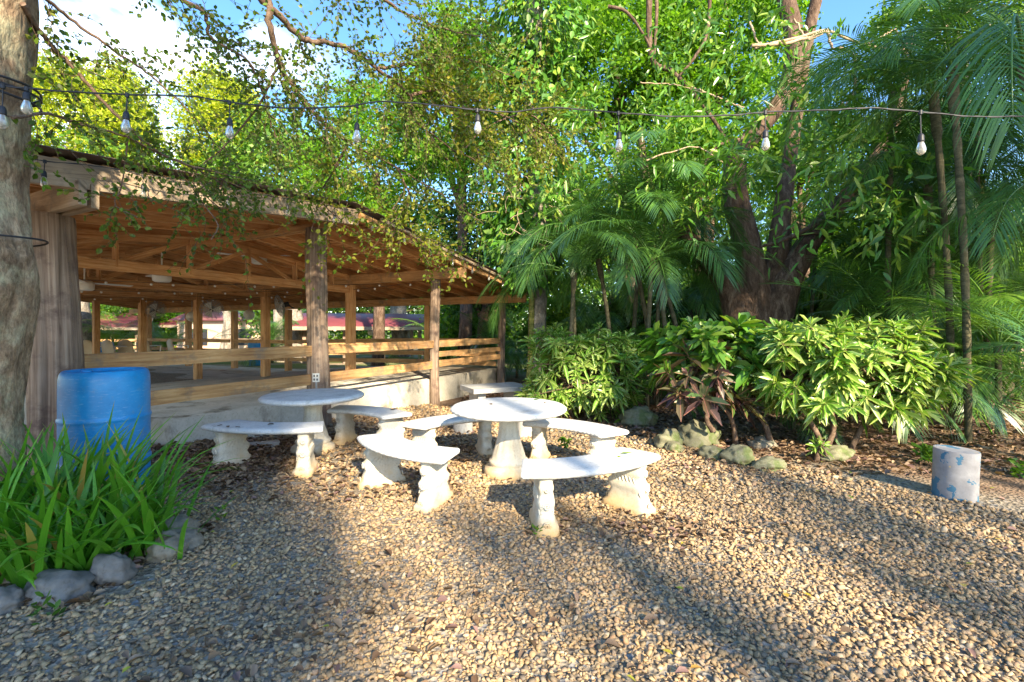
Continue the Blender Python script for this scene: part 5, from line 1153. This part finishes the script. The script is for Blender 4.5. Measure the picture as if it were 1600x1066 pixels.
# more palms crowding the space between the vine-covered tree and the forked tree
palm(900, 8.9, 'palm with long fronds hanging towards the vine-covered trunk', [(0, 0, 2.9, -.1)], nf=12, seed=31, low=2)
palm(1010, 7.6, 'palm with a dense drooping crown in front of the lean left stem', [(0, 0, 2.55, .1), (.3, .4, 3.5, .1)], nf=11, seed=32, low=2)
palm(1090, 10.4, 'palm behind the forked tree whose fronds fill the gap at its left', [(0, 0, 2.0, 0), (-.6, .4, 3.4, 0), (.9, .6, 2.6, 0)], nf=10, seed=33, low=6)
palm(1330, 7.8, 'palm directly right of the forked trunk with fronds crossing it low', [(.15, 0, 1.5, .2), (.6, .3, 2.2, .2)], nf=14, seed=34, low=3)
palm(1420, 9.6, 'dark palm in the back row left of the yellow cane', [(0, 0, 2.2, 0), (.6, .3, 3.2, 0), (-.6, .4, 3.9, 0)], nf=10, seed=35, low=5)
palm(1590, 8.2, 'dark palm in the back row at the right frame edge', [(0, 0, 2.0, 0), (.7, .3, 2.8, 0), (-.5, .4, 4.6, 0)], nf=10, seed=36, low=5)
palm(1640, 5.8, 'palm at the upper right corner with fronds falling towards the bulb', [(0, 0, 4.0, -.1)], nf=12, seed=37)

# dark understorey closing the view behind the crotons and palms
for i, a in enumerate(((1000, 520, 11.5, 90, 75, 'dark_leaf'), (1120, 500, 12.5, 80, 80, 'dark_leaf'), (1260, 500, 11.5, 70, 70, 'green_leaf'), (1360, 470, 13.5, 80, 80, 'bright_leaf'), (1470, 500, 14, 80, 60, 'bright_leaf'), (1580, 470, 12, 80, 110, 'green_leaf'), (880, 520, 13, 60, 80, 'green_leaf'), (1250, 230, 13.5, 90, 110, 'green_leaf'), (1400, 230, 14.5, 100, 90, 'dark_leaf'), (1090, 240, 13.5, 90, 100, 'bright_leaf'))):  # brighter leaf colour on bushes behind the palms stands in for missing sun
    tree_px('understorey_tree', ['dark bush behind the left croton', 'dark bush left of the forked trunk', 'green bush right behind the forked trunk', 'bright bush between forked trunk and yellow cane', 'green bush at the foot of the palm canes', 'green bush at the right frame edge behind the palms', 'green bush right of the vine-covered trunk', 'green crown behind the top of the forked tree', 'dark crown behind the palms at the upper right', 'bright crown left of the forked tree stems'][i], 'tree', a[0], a[1], a[2], a[3], a[4], a[5], ncl=75, nl=130, ln=.13, wd=.08, clr=.6, tr=.12, shell=.2)
palm(1240, 5.9, 'low palm with feathery fronds in the dark gap beside the leaning stem', [(0, 0, .35, 0)], 'palm_leaf', .6, 11, seed=41)
palm(1010, 7.2, 'low palm in the gap between the left croton and the purple one', [(0, 0, .4, 0)], 'palm_leaf', .6, 11, seed=42)
palm(1480, 6.6, 'low palm filling the ground right of the large croton', [(0, 0, .6, 0), (.5, .3, 1.0, 0)], 'palm_leaf', .8, 10, seed=43, low=4)
palm(1560, 5.6, 'mid-height palm behind the painted cylinder', [(0, 0, 1.1, 0)], 'palm_light', .85, 12, seed=44, low=3)
palm(1390, 7.0, 'bushy palm at eye level behind the large croton', [(0, 0, 1.0, 0), (.5, .2, 1.5, 0)], 'palm_leaf', .95, 13, seed=45, low=3)
palm(1540, 6.4, 'palm with fronds spreading at the upper right below the cable', [(0, 0, 2.9, .1)], 'palm_leaf', 1.0, 12, seed=46)
palm(1460, 6.8, 'palm whose feathery crown stands right of the hanging leaf sprays', [(0, 0, 3.4, -.1)], 'palm_leaf', 1.0, 12, seed=47)

palm(1700, 4.3, 'near palm outside the right edge whose crown of glossy fronds hangs over the upper right', [(0, 0, 3.8, -.6)], 'palm_leaf', .95, 10, seed=51)
palm(1500, 5.0, 'slim-stemmed palm with arching fronds framing the rightmost bulb', [(.3, .2, 4.3, -.2)], 'palm_leaf', .95, 11, seed=52)
palm(880, 7.9, 'palm with blue-green fronds drooping directly right of the vine-covered trunk', [(.1, 0, 2.35, .1)], 'palm_leaf', .9, 11, seed=53)
